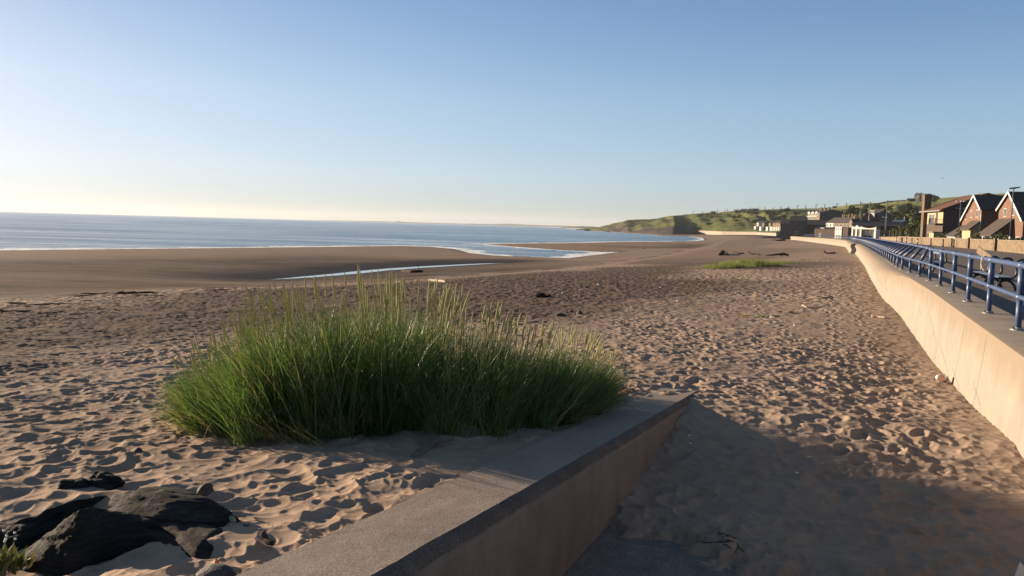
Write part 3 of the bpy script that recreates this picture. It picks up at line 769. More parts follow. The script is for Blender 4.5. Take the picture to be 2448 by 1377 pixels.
def board():
    A = PD(2338, 597, 19.5); B = PD(2364, 616, 18.6)
    d = Vector(B)-Vector(A); e = Vector(A)-d*.05; B = Vector(B)+d*.25
    b = MB(); L = (B-e).length; b.box(-.09, .09, -.012, .012, 0, L)
    o = b.build('timber_board', m_wood, None, label='weathered timber board tied at an angle behind the top rail', cat='board')
    o.location = e; o.rotation_euler = (B-e).to_track_quat('Z', 'X').to_euler()
board()

# ------------------------------------------------------------------ benches
def make_bench():
    root = empty('bench', (0,0,0))
    for x in (.25, 2.0, 3.75):
        b = MB()
        b.tube([(x,.02,0),(x,.05,.16),(x,.16,.30),(x,.30,.345),(x,.44,.30),(x,.55,.16),(x,.60,0)], [.052,.048,.046,.048,.046,.048,.055], 8)
        b.tube([(x,-.02,.40),(x,.15,.385),(x,.33,.38),(x,.48,.42),(x,.57,.52),(x,.59,.64),(x,.56,.78),(x,.54,.90),(x,.58,.98),(x,.68,1.03),(x,.80,1.03),(x,.90,.97),(x,.92,.89)],
               [.034,.04,.042,.044,.048,.047,.043,.04,.04,.042,.042,.036,.014], 8)
        b.tube([(x,.80,.95),(x,.88,.93),(x,.94,.90)], [.008,.03,.045], 6)
        b.tube([(x,-.02,.40),(x,-.05,.36),(x,-.02,.32),(x,.02,.34)], [.03,.026,.022,.012], 6)
        b.build('end_frame', m_iron, root, True)
    for k, y in enumerate((.05, .17, .29, .41)):
        b = MB(); b.box(0, 4, y-.05, y+.05, .425, .46); b.build('seat_slat', m_slat, root)
    for z, y in ((.90, .49),):
        b = MB(); b.box(0, 4, y-.02, y+.015, z-.055, z+.055); b.build('back_slat', m_slat, root)
    return root
bench = make_bench(); tag(bench, 'long bench with scrolled black iron ends and blue slats behind the near railing', 'bench')
bench.location = (16.15, 26.4, ZPROM); bench.rotation_euler = (0,0,math.pi/2-R(19))
bench.scale = (1.12,-1,1)
b2 = copy_tree(bench); p, a = at_len(LP0+9.0*PITCH); b2.location = (p[0]+1.9, p[1]+.3, ZPROM); b2.rotation_euler = (0,0,math.pi/2-R(21))
b2['label'] = 'second iron and slat bench half hidden behind the slanted railing posts'
for q in (bench, b2): q['group'] = 'benches along the promenade'
# ------------------------------------------------------------------ grass
def blade_strips(base, azim, length, lean, curl, width, nseg, rnd, twist=0.):
    """vectorised arching grass blades; returns verts (N*(nseg+1)*2,3) and faces"""
    N = len(azim); t = np.linspace(0, 1, nseg+1)[None,:]
    # angle from the vertical grows along the blade
    th = lean[:,None]+curl[:,None]*t**1.6
    ds = length[:,None]/nseg
    hx = np.concatenate([np.zeros((N,1)), np.cumsum(np.sin(th[:,:-1])*ds, 1)], 1); hz = np.concatenate([np.zeros((N,1)), np.cumsum(np.cos(th[:,:-1])*ds, 1)], 1)
    ca, sa = np.sin(azim)[:,None], np.cos(azim)[:,None]
    cx_ = base[:,0:1]+hx*ca; cy_ = base[:,1:2]+hx*sa; cz_ = base[:,2:3]+hz
    fa = rnd[:,None]*math.pi*2
    wv = width[:,None]*.5*np.clip(1.15-t**2.2*1.12, .02, 1)
    ox, oy = np.cos(fa)*wv, np.sin(fa)*wv
    a = np.stack([cx_-ox, cy_-oy, cz_], 2); b = np.stack([cx_+ox, cy_+oy, cz_], 2)
    vs = np.stack([a, b], 2).reshape(-1, 3)
    i = np.arange(N)[:,None]*(nseg+1)*2+np.arange(nseg)[None,:]*2
    return vs, np.stack([i, i+1, i+3, i+2], 2).reshape(-1, 4)
def fix_n(vs): return vs
def clump(px_front, heights, depth, n, label, nseed, seed):
    """lyme grass: px_front = front edge of the rooted area in the photo, heights = (X, leaf height, stalk height)"""
    g = np.random.default_rng(seed)
    fr = np.array([on_sand(x, y, -.7) for x, y in px_front])
    X0, X1 = fr[0,0], fr[-1,0]
    cxm = .5*(X0+X1)
    root = empty('grass_clump', (0,0,0), label=label, cat='grass clump')
    def roots(N):
        # tillers grow in tufts
        nt = 130; tx = g.uniform(X0, X1, nt); ty = np.interp(tx, fr[:,0], fr[:,1]); tdep = depth(tx)
        ty = ty+tdep*g.uniform(0, 1, nt)**.8
        k = g.integers(0, nt, N); sx = .075
        x = tx[k]+g.normal(0, sx, N); y = ty[k]+g.normal(0, sx, N)
        return x, y
    x, y = roots(n)
    z = macro(x, y)-.02
    hl = np.interp(x, heights[0], heights[1])
    ymid = np.interp(x, fr[:,0], fr[:,1])+depth(x)*.5
    dx, dy = (x-cxm)/(X1-X0)*2, (y-ymid)/np.maximum(depth(x)*.5, .2)
    out = np.arctan2(dx*1.6, dy*.9)
    e = np.clip(np.hypot(dx, dy*.75), 0, 1.3)
    az_ = out+g.normal(0, .75+.8*(1-np.clip(e,0,1)), n)
    le = hl*(1.12-.55*g.uniform(0, 1, n)**1.7)
    lean = np.abs(g.normal(.10, .14, n))+.58*e**1.7*g.uniform(.3, 1.25, n)
    curl = g.uniform(.05, .9, n)**1.2*(.5+.9*e); bent = g.uniform(0, 1, n) < .07; curl[bent] += g.uniform(.8, 1.9, bent.sum())
    vs, fs = blade_strips(np.stack([x, y, z], 1), az_, le*1.08, lean, curl, g.uniform(.0065, .013, n), 7, g.uniform(0, 1, n))
    np_mesh('blades', vs, fs, m_blade, False, dict(rnd=np.repeat(g.uniform(0, 1, n), 16)), parent=root, kind='stuff')
    # dead straw at the foot, lying outwards
    m = n//6; x, y = roots(m); keep = np.arange(m)
    z = macro(x, y)-.01; ymid = np.interp(x, fr[:,0], fr[:,1])+depth(x)*.5
    out = np.arctan2((x-cxm)/(X1-X0)*3, (y-ymid))
    vs, fs = blade_strips(np.stack([x, y, z], 1), out+g.normal(0, .6, m), g.uniform(.25, .7, m), g.uniform(.7, 1.25, m), g.uniform(.1, .5, m), g.uniform(.004, .008, m), 5, g.uniform(0, 1, m))
    np_mesh('dead_blades', vs, fs, m_blade_dry, False, parent=root, kind='stuff')
    # flowering stalks with spikes
    m = nseed; x, y = roots(m*2); bk = (y-np.interp(x, fr[:,0], fr[:,1]))/depth(x) > .22; x, y = x[bk], y[bk]; m = len(x); z = macro(x, y); hs = np.interp(x, heights[0], heights[2])*(1.06-.52*g.uniform(0, 1, m)**1.5)
    dx = (x-cxm)/(X1-X0)*2; az_ = np.where(dx > 0, math.pi/2, -math.pi/2)+g.normal(0, .9, m)
    lean = np.abs(dx)**1.5*.28*g.uniform(.3, 1.2, m)+np.abs(g.normal(.03, .10, m)); curl = np.abs(g.normal(.05, .14, m))
    V_, F_, SVt, SF = [], [], [], []
    sb, hb = MB(), MB()
    for i in range(m):
        pts = []; hh, zz = 0., 0.; K = 9
        for q in range(K+1):
            pts.append((x[i]+hh*math.sin(az_[i]), y[i]+hh*math.cos(az_[i]), z[i]+zz)); th = lean[i]+curl[i]*(q/K)**1.5; hh += math.sin(th)*hs[i]/K; zz += math.cos(th)*hs[i]/K
        sb.tube(pts[:8], .0028, 3, False)
        a, b_ = Vector(pts[7]), Vector(pts[9]); sp_ = g.uniform(.8, 1.1)
        pp = [a.lerp(b_, q/7*sp_) for q in range(8)]
        hb.tube(pp, [.003,.0068,.0088,.0080,.0090,.0076,.006,.0018], 5)
    sb.build('seed_stalks', m_seed, root, True, fix=False, kind='stuff'); hb.build('seed_heads', m_seed, root, True, fix=False, kind='stuff')
    return root
clump([(425,1015), (520,1052), (640,1072), (760,1068), (900,1040), (1020,1042), (1150,1048), (1260,1036), (1360,1012), (1450,978)],
      ([-4.0,-3.3,-2.7,-2.3,-1.9,-1.2,-.6,-.2,.3,.8,1.4], [.42,.64,.92,1.12,1.16,1.16,1.02,.86,.80,.76,.50], [.62,.95,1.28,1.58,1.64,1.62,1.48,1.26,1.14,1.05,.72]),
      lambda x: np.interp(x, [-4.,-3.,-1.5,0,1.5], [1.0,2.0,2.5,2.2,1.3]), 12000,
      'large clump of tall green lyme grass with pale seed heads beside the ramp wall', 330, 5)
def tuft(px, py, w, dep, h, n, label, m=None, seed=1, dry=.1, group=None, name='grass_tuft', guess=-1.7):
    g = np.random.default_rng(seed); c = on_sand(px, py, guess)
    root = empty(name, (0,0,0), label=label, cat='grass tuft', group=group)
    k = max(6, n//40); tx = g.uniform(-.5, .5, k); ty = g.uniform(-.5, .5, k); th = g.uniform(.5, 1., k)
    for frac, mm, nm in ((1-dry, m or m_far_grass, 'blades'), (dry, m_blade_dry, 'dead_blades')):
        q = max(4, int(n*frac)); j = g.integers(0, k, q)
        x = c[0]+(tx[j]+g.normal(0, .06, q))*w; y = c[1]+(ty[j]+g.normal(0, .06, q))*dep
        r_ = np.clip(np.hypot((x-c[0])/w*2, (y-c[1])/dep*2), 0, 1.2)
        vs, fs = blade_strips(np.stack([x, y, macro(x, y)-.02], 1), g.uniform(0, 6.28, q), h*(1.1-.5*r_)*th[j]*g.uniform(.7, 1.2, q), np.abs(g.normal(.2, .2, q)), g.uniform(.1, .9, q), np.full(q, .02 if c[1] > 25 else .009)*g.uniform(.7, 1.3, q), 4, g.uniform(0, 1, q))
        np_mesh(nm, vs, fs, mm, False, parent=root, kind='stuff')
    return root
tuft(1735, 640, 4.2, 3.5, .75, 2600, 'yellow green grass patch on the sand, left half of the mid beach clump', seed=3)
tuft(1790, 636, 4.8, 5., 1.05, 3200, 'darker tall grass patch at the middle of the beach behind the yellow one', seed=4)
tuft(1850, 630, 3.8, 4., .55, 1200, 'low sparse grass running right from the tall beach patch', seed=5)
tuft(1924, 622, 2.4, 2.4, .3, 260, 'small green tuft on the sand left of the driftwood log', seed=6)
tuft(1976, 618, 1.2, 1.6, .35, 150, 'tiny green tuft on the sand right of the driftwood log', seed=7)
tuft(1764, 668, 1.2, 1., .28, 140, 'tiny dull tuft below the yellow grass patch', seed=8)
tuft(1878, 748, .7, .5, .18, 160, 'dark green tuft with a trailing runner on the trodden sand', m_shrub2, seed=9, guess=-1.4)
tuft(1798, 756, 1.0, .7, .16, 160, 'dry yellowish tuft on the trodden sand', seed=10, dry=.5, guess=-1.4)
tuft(1950, 756, 1.2, .5, .12, 120, 'thin straw coloured grass on the trodden sand', seed=12, dry=.6, guess=-1.4)
tuft(2048, 610, 2., 9., .4, 320, 'green weeds growing along the foot of the sea wall', seed=13)
# corner plant
def corner_plant():
    g = np.random.default_rng(21); c = on_sand(6, 1362, -.45)
    root = empty('beach_plant', tuple(c), label='small leafy plant with white flowers at the lower left corner', cat='plant')
    n = 110; x = g.normal(0, .06, n); y = g.normal(0, .05, n)
    vs, fs = blade_strips(np.stack([x, y, np.zeros(n)], 1), g.uniform(0, 6.28, n), g.uniform(.06, .17, n), g.uniform(.1, .9, n), g.uniform(.1, .8, n), g.uniform(.014, .03, n), 4, g.uniform(0, 1, n))
    np_mesh('leaves', vs, fs, m_shrub2, False, parent=root, kind='stuff')
    b = MB()
    for k in range(7): b.ball((g.normal(.02, .03), g.normal(0, .03), .16+g.uniform(-.03, .05)), .009, .009, .007, 6, 4)
    b.build('flowers', m_flower, root, True)
corner_plant()

# ------------------------------------------------------------------ rocks and stones
def rock(name, pos, size, rz, label, m=m_rock, seed=0, sub=5, rough=.16, flat=.35, parent=None, group=None, cat='rock', tilt=(0,0), pw=1., grooves=0.):
    import bmesh
    bm = bmesh.new(); bmesh.ops.create_icosphere(bm, subdivisions=sub, radius=1.)
    co = np.array([v.co[:] for v in bm.verts])
    g = np.random.default_rng(seed)
    # a few random planes cut the ball to blunt facets
    for k in range(9):
        d = g.normal(0, 1, 3); d /= np.linalg.norm(d); h = g.uniform(.62, .9); over = np.maximum(co@d-h, 0); co = co-np.outer(over*.85, d)
    n_ = co/np.linalg.norm(co, axis=1)[:,None]
    f = fbm(co[:,0]*1.3+seed, co[:,1]*1.3+co[:,2]*.9, seed, 5, .5)+.5*fbm(co[:,2]*2.1, co[:,0]*1.7-co[:,1], seed+5, 4)
    co = co*(1+rough*f)[:,None]
    if grooves: co = co+n_*(grooves*(np.abs(fbm(co[:,0]*1.2+co[:,2]*5, co[:,2]*6+co[:,1]*3, seed+9, 3))-.15))[:,None]
    co = co*np.array(size)
    for v, q in zip(bm.verts, co): v.co = q
    me = bpy.data.meshes.new(name); bm.to_mesh(me); bm.free()
    me.polygons.foreach_set('use_smooth', [True]*len(me.polygons)); me.materials.append(m)
    o = bpy.data.objects.new(name, me); col.objects.link(o); o.location = tuple(pos); o.rotation_euler = (tilt[0], tilt[1], rz)
    return tag(o, label, cat, group)
def rk(px, py, size, rz, label, lift=0., guess=-.5, **k):
    c = on_sand(px, py, guess); c[2] += lift
    return rock(k.pop('name', 'rock'), c, size, rz, label, **k)
def ridge_rock(ridge, foot, thick, label, seed, amp=.035, back=.5):
    nu, nw = 90, 44; tu = np.linspace(0, 1, nu)
    ft = np.array([on_sand(x, y, -.45) for x, y in foot]); rg = np.array(ridge, float)
    a = np.linspace(0, 1, len(ft)); F = np.stack([np.interp(tu, a, ft[:,k]) for k in range(3)], 1)
    b_ = np.linspace(0, 1, len(rg)); rx = np.interp(tu, b_, rg[:,0]); ry = np.interp(tu, b_, rg[:,1])
    Rg = np.array([PD(x, y, f[1]+thick) for x, y, f in zip(rx, ry, F)])
    ends = np.sin(np.pi*np.clip(tu, 0, 1))**.35
    Bk = Rg+np.array([0, back, 0]); Bk[:,2] = np.minimum(Rg[:,2]-.12, F[:,2]-.15)
    F = F.copy(); F[:,2] -= .12; rows = []
    for w_ in np.linspace(0, 1, nw):
        if w_ < .6:
            q = w_/.6; e = q**.75; r_ = F*(1-e)[..., None] if False else F*(1-e)+Rg*e; r_ = r_+np.outer(np.ones(nu)*math.sin(math.pi*q)*.05, [0,-1,.35])
        else: q = (w_-.6)/.4; r_ = Rg*(1-q)+Bk*q; r_[:,2] += .06*math.sin(math.pi*q)
        n1 = fbm(r_[:,0]*5+seed, r_[:,2]*7+w_*3, seed, 6, .58); n2 = np.abs(fbm(r_[:,0]*2.2+r_[:,2]*3, w_*4+r_[:,2]*9, seed+7, 4))
        d = (amp*n1*1.2-amp*1.8*np.maximum(0, .22-n2)*2)*(1 if w_ < .97 else 0)*(.25+.75*ends)
        r_ = r_+np.outer(d, [.15,-.75,.6]); rows.append(r_)
    c = Rg[nu//2].copy(); o = np_mesh('rock', np.vstack(rows)-c, grid_faces(nw, nu), m_rock, True, label=label, cat='rock'); o.location = c
    return o
ridge_rock([(42,1340),(70,1308),(110,1272),(150,1242),(190,1218),(222,1213),(262,1224),(310,1236),(370,1254),(430,1276),(480,1298),(508,1322)], [(42,1344),(75,1350),(110,1356),(145,1358),(190,1354),(225,1342),(265,1328),(300,1314),(345,1304),(400,1312),(455,1324),(500,1328)], .165, 'large dark boulder with a sharp pale edged ridge, front of the lower left group', 3)

rk(402, 1243, (.44,.30,.15), R(-8), 'broad flat topped dark boulder with ridged layers behind the front boulder', .02, seed=8, rough=.16, sub=6, tilt=(-.03,.05), grooves=.09)
ridge_rock([(-120,1292),(-60,1270),(0,1255),(60,1238),(110,1218),(160,1204),(200,1206),(232,1222)], [(-120,1335),(-60,1325),(0,1315),(60,1310),(100,1300),(150,1275),(195,1245),(232,1228)], .22, 'low dark boulder at the left edge behind the front boulder', 12)
rk(182, 1166, (.14,.10,.07), R(30), 'smaller left lump of the two dark rocks above the boulders', .0, seed=17, sub=5, rough=.32)
rk(240, 1160, (.17,.11,.10), R(-20), 'taller right lump of the two dark rocks above the boulders', .0, seed=19, sub=5, rough=.34)
rk(492, 1178, (.065,.045,.07), R(40), 'pointed pale sided stone standing in trodden sand', .0, m=m_stone, seed=23, sub=3)
rk(522, 1378, (.12,.09,.06), R(-20), 'brown stone at the bottom edge beside the ramp wall', .0, m=m_stone, seed=25, sub=4)
rk(275, 1192, (.03,.025,.025), 0, 'small black pebble just above the ridged boulder', .0, m=m_stone, seed=26, sub=3)
rk(589, 1260, (.03,.025,.025), 0, 'small grey pebble right of the ridged boulder', .0, m=m_stone, seed=27, sub=3)
rk(1341, 755, (.22,.14,.10), .2, 'flat dark stone, left one of three beyond the grass clump', .02, -1.6, m=m_stone, seed=31, sub=3)
rk(1385, 752, (.16,.13,.13), .6, 'round dark stone, right one of three beyond the grass clump', .02, -1.6, m=m_stone, seed=33, sub=3)
rk(1365, 746, (.12,.1,.07), .9, 'smallest dark stone between two others beyond the grass clump', .02, -1.6, m=m_stone, seed=35, sub=3)
rk(330, 1080, (.04,.03,.03), .9, 'tiny dark stone in the sand left of the grass clump', .01, -.6, m=m_stone, seed=36, sub=2)
rk(1540, 595, (.35,.3,.2), .9, 'small dark rock at the water edge', .02, -3.8, m=m_stone, seed=37, sub=3)
for k, (x, y, s) in enumerate(((1382, 549.5, 3.), (1404, 552.2, 2.6), (1453, 554.5, 2.))):
    p = P(x, y, ZSEA); rock('sea_rock', p, (s*2.2, s*2, s*.5), k, ['dark rock awash, farthest off the headland', 'dark rock awash off the tip of the headland', 'dark rock awash under the headland cliff'][k], m=m_stone, seed=40+k, sub=3)
# bricks, can, paper, scraps
def brick_():
    c = on_sand(1503, 940, -.9); root = empty('loose_brick', c, R(35), label='broken orange and black brick on the sand beyond the ramp wall', cat='brick')
    b = MB(); b.box(-.11, -.02, -.05, .05, -.02, .05); b.build('brick_half', m_brick, root)
    o = rock('charred_half', (.05, .0, .02), (.085,.06,.045), .3, None, m=m_darkwood, seed=51, sub=3, cat=None); o.parent = root
brick_()
def can():
    c = on_sand(2251, 913, -1.3); root = empty('tin_can', (c[0], c[1], c[2]+.07), R(-40), label='crumpled tin can lying at the foot of the sea wall', cat='can')
    b = MB(); prof = [(.082,-.11),(.088,-.10),(.082,-.09),(.083,0),(.080,.09),(.088,.10),(.084,.11)]
    b.lathe(prof, 16); o = b.build('can_body', m_can, root, True); o.rotation_euler = (R(80), 0, 0)
    b = MB(); b.lathe([(.072,.1105),(.066,.113),(.03,.114)], 16); o = b.build('can_end', m_can2, root); o.rotation_euler = (R(80), 0, 0)
    b = MB(); b.prism([(0,0),(.07,.02),(.05,.11)], -.003, .003, 'y'); o = b.build('lid', m_can2, root); o.location = (.08, -.1, -.03); o.rotation_euler = (0,0,R(30))
can()
def scrap(px, py, pts, m, name, label, cat, guess=-.6, rz=0., th=.004):
    c = on_sand(px, py, guess); b = MB(); b.prism(pts, -th, th, 'y')
    o = b.build(name, m, None, label=label, cat=cat); o.location = (c[0], c[1], c[2]+.005); o.rotation_euler = (R(-15), 0, rz); return o
scrap(2441, 1375, [(-.05,-.02),(.05,-.02),(.06,.03),(0,.09),(-.03,.03)], m_paper, 'paper_scrap', 'torn white paper scrap in the lower right corner', 'paper', -.8)
scrap(517, 1352, [(-.012,-.01),(.012,-.01),(.014,.02),(-.004,.03)], m_orange, 'plastic_scrap', 'tiny orange plastic scrap at the bottom edge beside the brown stone', 'litter', -.35)
# ------------------------------------------------------------------ driftwood
def stick(name, pix, rad, m, label, cat='driftwood', guess=-1., lift=.5, z=None, group=None, n=8, wob=.02, taper=.7):
    pts = []
    for i, q in enumerate(pix):
        c = on_sand(q[0], q[1], guess); up = q[2] if len(q) > 2 else 0.
        pts.append(Vector((c[0], c[1], c[2]+rad*lift+up)))
    full = []
    for i in range(len(pts)-1):
        for k in range(4):
            p_ = pts[i].lerp(pts[i+1], k/4.); full.append(p_+Vector((random.uniform(-wob,wob), random.uniform(-wob,wob), random.uniform(-wob,wob)*.4))*rad*8)
    full.append(pts[-1]); m_ = len(full)
    rr = [rad*(1-(1-taper)*i/(m_-1))*random.uniform(.85, 1.12) for i in range(m_)]
    b = MB(); b.tube(full, rr, n); return b.build(name, m, None, True, label=label, cat=cat, group=group)
stick('driftwood', [(1028,672.),(1047,673.5),(1069,676)], .13, m_pale, 'pale straight driftwood pole on the dark sand beyond the grass clump', guess=-2.5)
stick('driftwood', [(964,650.5),(985,652.5),(1010,651.)], .2, m_darkwood, 'dark branch lying by the runnel with an upright twig', guess=-3.2)
stick('twig', [(1003,650.),(997.,650.5,.9)], .035, m_darkwood, 'thin twig standing up from the dark branch by the runnel', guess=-3.2)
stick('driftwood', [(1284,711),(1291,709,.03),(1302,709,.03),(1313,710.5)], .125, m_darkwood, 'short dark log with a pale broken end in mid beach', guess=-1.9, taper=.9)
stick('driftwood', [(1722,611),(1727,608,.3),(1733,609,.2),(1739,611)], .36, m_darkwood, 'bulky dark log, leftmost of the driftwood row behind the grass patch', guess=-2., taper=.8)
stick('driftwood', [(1757,606.,.2),(1766,607),(1778,606.5)], .16, m_darkwood, 'slim dark branch second in the row behind the grass patch', guess=-2.)
stick('driftwood', [(1789,607,.3),(1797,608.5),(1806,608.5),(1815,610)], .18, m_darkwood, 'forked dark branch third in the row behind the grass patch', guess=-2.)
def roots_():
    c = on_sand(1876, 613, -1.8); root = empty('driftwood_stump', c, label='dark tree stump with tangled roots lying on the beach', cat='driftwood')
    g = np.random.default_rng(4); b = MB()
    b.tube([(-2.8,.3,.1),(-1.5,.2,.2),(-.2,0,.35)], [.09,.14,.22], 8); b.build('trunk', m_darkwood, root, True)
    for k in range(9):
        a = g.uniform(0, 6.28); L = g.uniform(.4, .8); b = MB()
        b.tube([(-.1,0,.35),(.1+.3*L*math.cos(a)*.5,.2*math.sin(a*2),.4+.35*L*math.sin(a)),(.15+.7*L*math.cos(a),.3*math.sin(a*3),max(.03,.4+.8*L*math.sin(a)))], [.12,.08,.03], 6); b.build('root', m_darkwood, root, True)
roots_()
stick('driftwood', [(1842,610),(1855,612),(1866,613)], .10, m_wood, 'thin grey branch lying left of the root stump', guess=-1.8)
stick('driftwood', [(1969,607.5,.45),(1975,607.),(1986,606),(1996,604.5)], .17, m_wood, 'grey forked log below the dark wall joint', guess=-1.8)
stick('driftwood', [(1847,575),(1860,576),(1876,574.5)], .5, m_darkwood, 'long dark log far up the beach before the small wall', guess=-1.9)
stick('driftwood', [(1889,571),(1893,571.5)], .5, m_darkwood, 'short dark log far up the beach beside the pale ledge', guess=-1.9)
stick('driftwood', [(2084,757.5),(2100,758.5),(2117,761)], .05, m_pale, 'pale bent stick near the foot of the sea wall', guess=-1.5)
stick('driftwood', [(1843,756.),(1862,756.5)], .04, m_pale, 'short pale stick between two dry grass tufts', guess=-1.5)
stick('driftwood', [(1918,733,.05),(1932,737),(1940,731,.1)], .03, m_pale, 'small pale forked twig on the trodden sand', guess=-1.5)
stick('driftwood', [(1940,711),(1965,714),(1990,709)], .035, m_wood, 'curved thin branch on the sand toward the sea wall', guess=-1.5)
stick('driftwood', [(537,1232),(545,1240),(558,1249)], .022, m_pale, 'pale chewed stick right of the ridged boulder', guess=-.4, taper=.9, wob=.01)
stick('driftwood', [(628,1290,.03),(636,1296),(652,1304)], .02, m_darkwood, 'small dark wood splinter near the ramp wall', guess=-.4)
stick('driftwood', [(1715,1276),(1738,1282,.01),(1760,1289)], .012, m_wood, 'thin grey twig over a dark seaweed scrap on the ramp', guess=-1.2, wob=.006)
def kelp(px, py, w, n, label, guess, seed):
    g = np.random.default_rng(seed); c = on_sand(px, py, guess); b = MB()
    for k in range(n):
        a = g.uniform(0, 6.28); p0 = Vector((c[0]+g.normal(0,w*.8), c[1]+g.normal(0,w*.45), c[2]-.005)); pts = [p0]
        for q in range(4): a += g.normal(0,.6); pts.append(pts[-1]+Vector((math.cos(a)*w*.22, math.sin(a)*w*.22, g.uniform(-.006,.006)*w)))
        b.tube(pts, [w*.02,w*.03,w*.026,w*.02,w*.008], 5)
    return b.build('seaweed', m_kelp, None, True, fix=False, label=label, cat='seaweed')
kelp(1730, 1296, .16, 9, 'black seaweed scrap under the grey twig on the ramp', -1.2, 1)
kelp(2205, 803, .35, 8, 'dark seaweed scrap at the foot of the sea wall', -1.5, 2)
kelp(140, 728, 1.1, 22, 'dark seaweed heap on the strand line at far left', -2.4, 3)
kelp(285, 703, 1.3, 24, 'dark seaweed line left of the grass clump on the strand', -2.5, 4)
kelp(520, 693, .7, 9, 'small dark seaweed lump on the strand behind the grass clump', -2.4, 6)
kelp(60, 748, .9, 18, 'seaweed streak on the lower strand at the left edge', -2.2, 7)
kelp(1245, 765, .5, 7, 'dark seaweed bit right of the grass seed heads', -1.7, 8)
def plank():
    a = on_sand(1000, 1086, -.6); b_ = on_sand(1043, 1056, -.65); a[2] += .0; b_[2] += .05
    d = Vector(b_)-Vector(a); b = MB(); b.box(-.045, .045, -.018, .018, -.12, d.length)
    o = b.build('driftwood_plank', m_wood, None, label='dark half buried plank sticking out of the sand before the grass clump', cat='plank'); o.location = a; o.rotation_euler = d.to_track_quat('Z', 'Y').to_euler()
plank()
# white shells and pebbles
SH = [(1690,651),(1345,700),(1500,742),(1690,758),(1975,742),(1843,758),(1900,777),(2052,672),(1648,1041),(2110,700),(1580,688),(1430,680),(300,812),(80,850),(520,860),(1620,720),(1760,700),(1560,1018),(1650,1060),(1905,1130),(2090,1110),(1500,795)]
g_ = np.random.default_rng(9); c0 = None
for k, (x, y) in enumerate(SH):
    c = on_sand(x, y, -1.5); s = .008+.0016*math.hypot(c[0], c[1])
    if c0 is None: o = rock('shell', c, (1,.8,.5), 0, 'white shell fragment scattered on the trodden beach', m=m_flower, seed=61, sub=2, cat='shell', group='white shells scattered over the beach'); c0 = o
    else: o = c0.copy(); col.objects.link(o); o.location = c; o.rotation_euler = (0,0,k)
    o.scale = (s, s, s)
# ------------------------------------------------------------------ hills
def AZX(px, dist):   # world x of a photo column at forward distance
    d = ray(px, hor(px)); return dist*d[0]/d[1]
def loft(name, cols, m, prof, seed, amp, back, nrow=46, rock_f=None, gul=0., step=4., kind='structure', fade=None):
    px = np.arange(cols[0][0], cols[-1][0]+.1, step); C = np.array(cols, float)
    ys, ds, df, zf = [np.interp(px, C[:,0], C[:,k]) for k in (1,2,3,4)]
    zs = np.array([ZP(a, b, c) for a, b, c in zip(px, ys, ds)])
    rows, att = [], []
    tt = np.r_[np.linspace(0, 1, nrow), 1.04, 1.15, 1.6]
    for t_ in tt:
        d = df+(ds-df)*t_ if t_ <= 1 else ds+back*(t_-1)
        z = zf+(zs-zf)*prof(t_, px) if t_ <= 1 else zs-(t_-1)*26.
        x = np.array([AZX(a, b) for a, b in zip(px, d)]); y = d
        n = fbm(x*.011+seed, y*.011, seed, 5, .55)+.55*np.abs(fbm(x*.03, y*.008, seed+3, 4))
        w_ = amp*min(1, t_*5)*(1 if t_ < .93 else max(0, (1-t_)/.07)*.8+.2)
        sc = np.clip(ds/1200, .4, 1.4)
        gl = np.abs(fbm(px*.022+.5*t_, px*.004+t_*.8, seed+21, 2))*np.interp(px, [1440, 1700, 1850, 2000], [1., 1., .55, .3])
        z = z+n*w_*sc-gul*gl*math.sin(math.pi*min(t_,1))**.8
        z = np.minimum(z, 1.5+(zs-1.5)*d/ds-.9*sc*max(0, 1-t_)) if t_ <= 1 else np.minimum(z, zs)
        rows.append(np.stack([x, y, z], 1)); att.append(rock_f(t_, px, x, y) if rock_f else np.zeros(len(px)))
    return np_mesh(name, np.vstack(rows), grid_faces(len(rows), len(px)), m, True, dict(rock=np.concatenate(att)), kind=kind), (px, rows)
bank = [ # px, skyline y, distance of the crest, distance of the foot, height of the foot
 (1376,548.6,1560,1500,-4.3),(1397,546.8,1560,1490,-4.3),(1425,545.2,1560,1420,-4.3),(1440,540,1560,1380,-4.3),(1455,537.6,1560,1330,-4.3),(1465,533.8,1560,1290,-4.3),(1487,530,1540,1150,-4.3),(1500,525.6,1540,1060,-4.3),(1535,524,1540,940,-4.2),
 (1570,522,1560,870,-4.1),(1585,518.6,1580,850,-3.9),(1610,515,1620,830,-3.4),(1640,512,1640,880,-2.6),(1662,510.5,1500,905,-1.6),(1680,509.5,1440,910,1.),(1740,505,1330,800,2.2),(1790,503,1240,760,2.4),(1842,502,1185,720,2.4),(1867,501,1150,700,2.),(1900,501,1120,690,2.),
 (1960,502,1090,640,2.),(2000,500.5,1050,560,1.),(2040,497.5,980,500,1.),(2080,493.5,920,470,1.),(2120,489.5,860,430,1.),(2150,487.5,826,400,1.),(2200,485.5,780,360,.5),(2260,481,730,330,.5),(2350,475,670,290,0.),(2460,470,620,250,0.),(2700,462,600,230,0.)]
def bank_prof(t_, px):
    e = np.interp(px, [1400, 1500, 1600, 1700, 1900, 2100, 2700], [.8, .62, .60, .72, .9, 1.0, 1.0]); return t_**e
def bank_rock(t_, px, x, y):
    n = fbm(x*.02, y*.02, 77, 4)
    cliff = sstep(1660, 1560, px)*sstep(.95, .45, np.full_like(px, t_)+.5*n)*sstep(-.25, .1, n+.15*(px < 1560))
    shelf = (t_ < .12)*sstep(1670, 1640, px)
    cliff = cliff*sstep(.02, .22, fbm(px*.06, np.full_like(px, t_*2.2), 78, 3)+.10*(px < 1545)+.05)
    return np.clip(np.maximum(cliff*.9, shelf), 0, 1)
bank_o, (bpx, brows) = loft('grassy_bank', bank, m_hill, bank_prof, 5, 9., 260, rock_f=bank_rock, gul=17.)
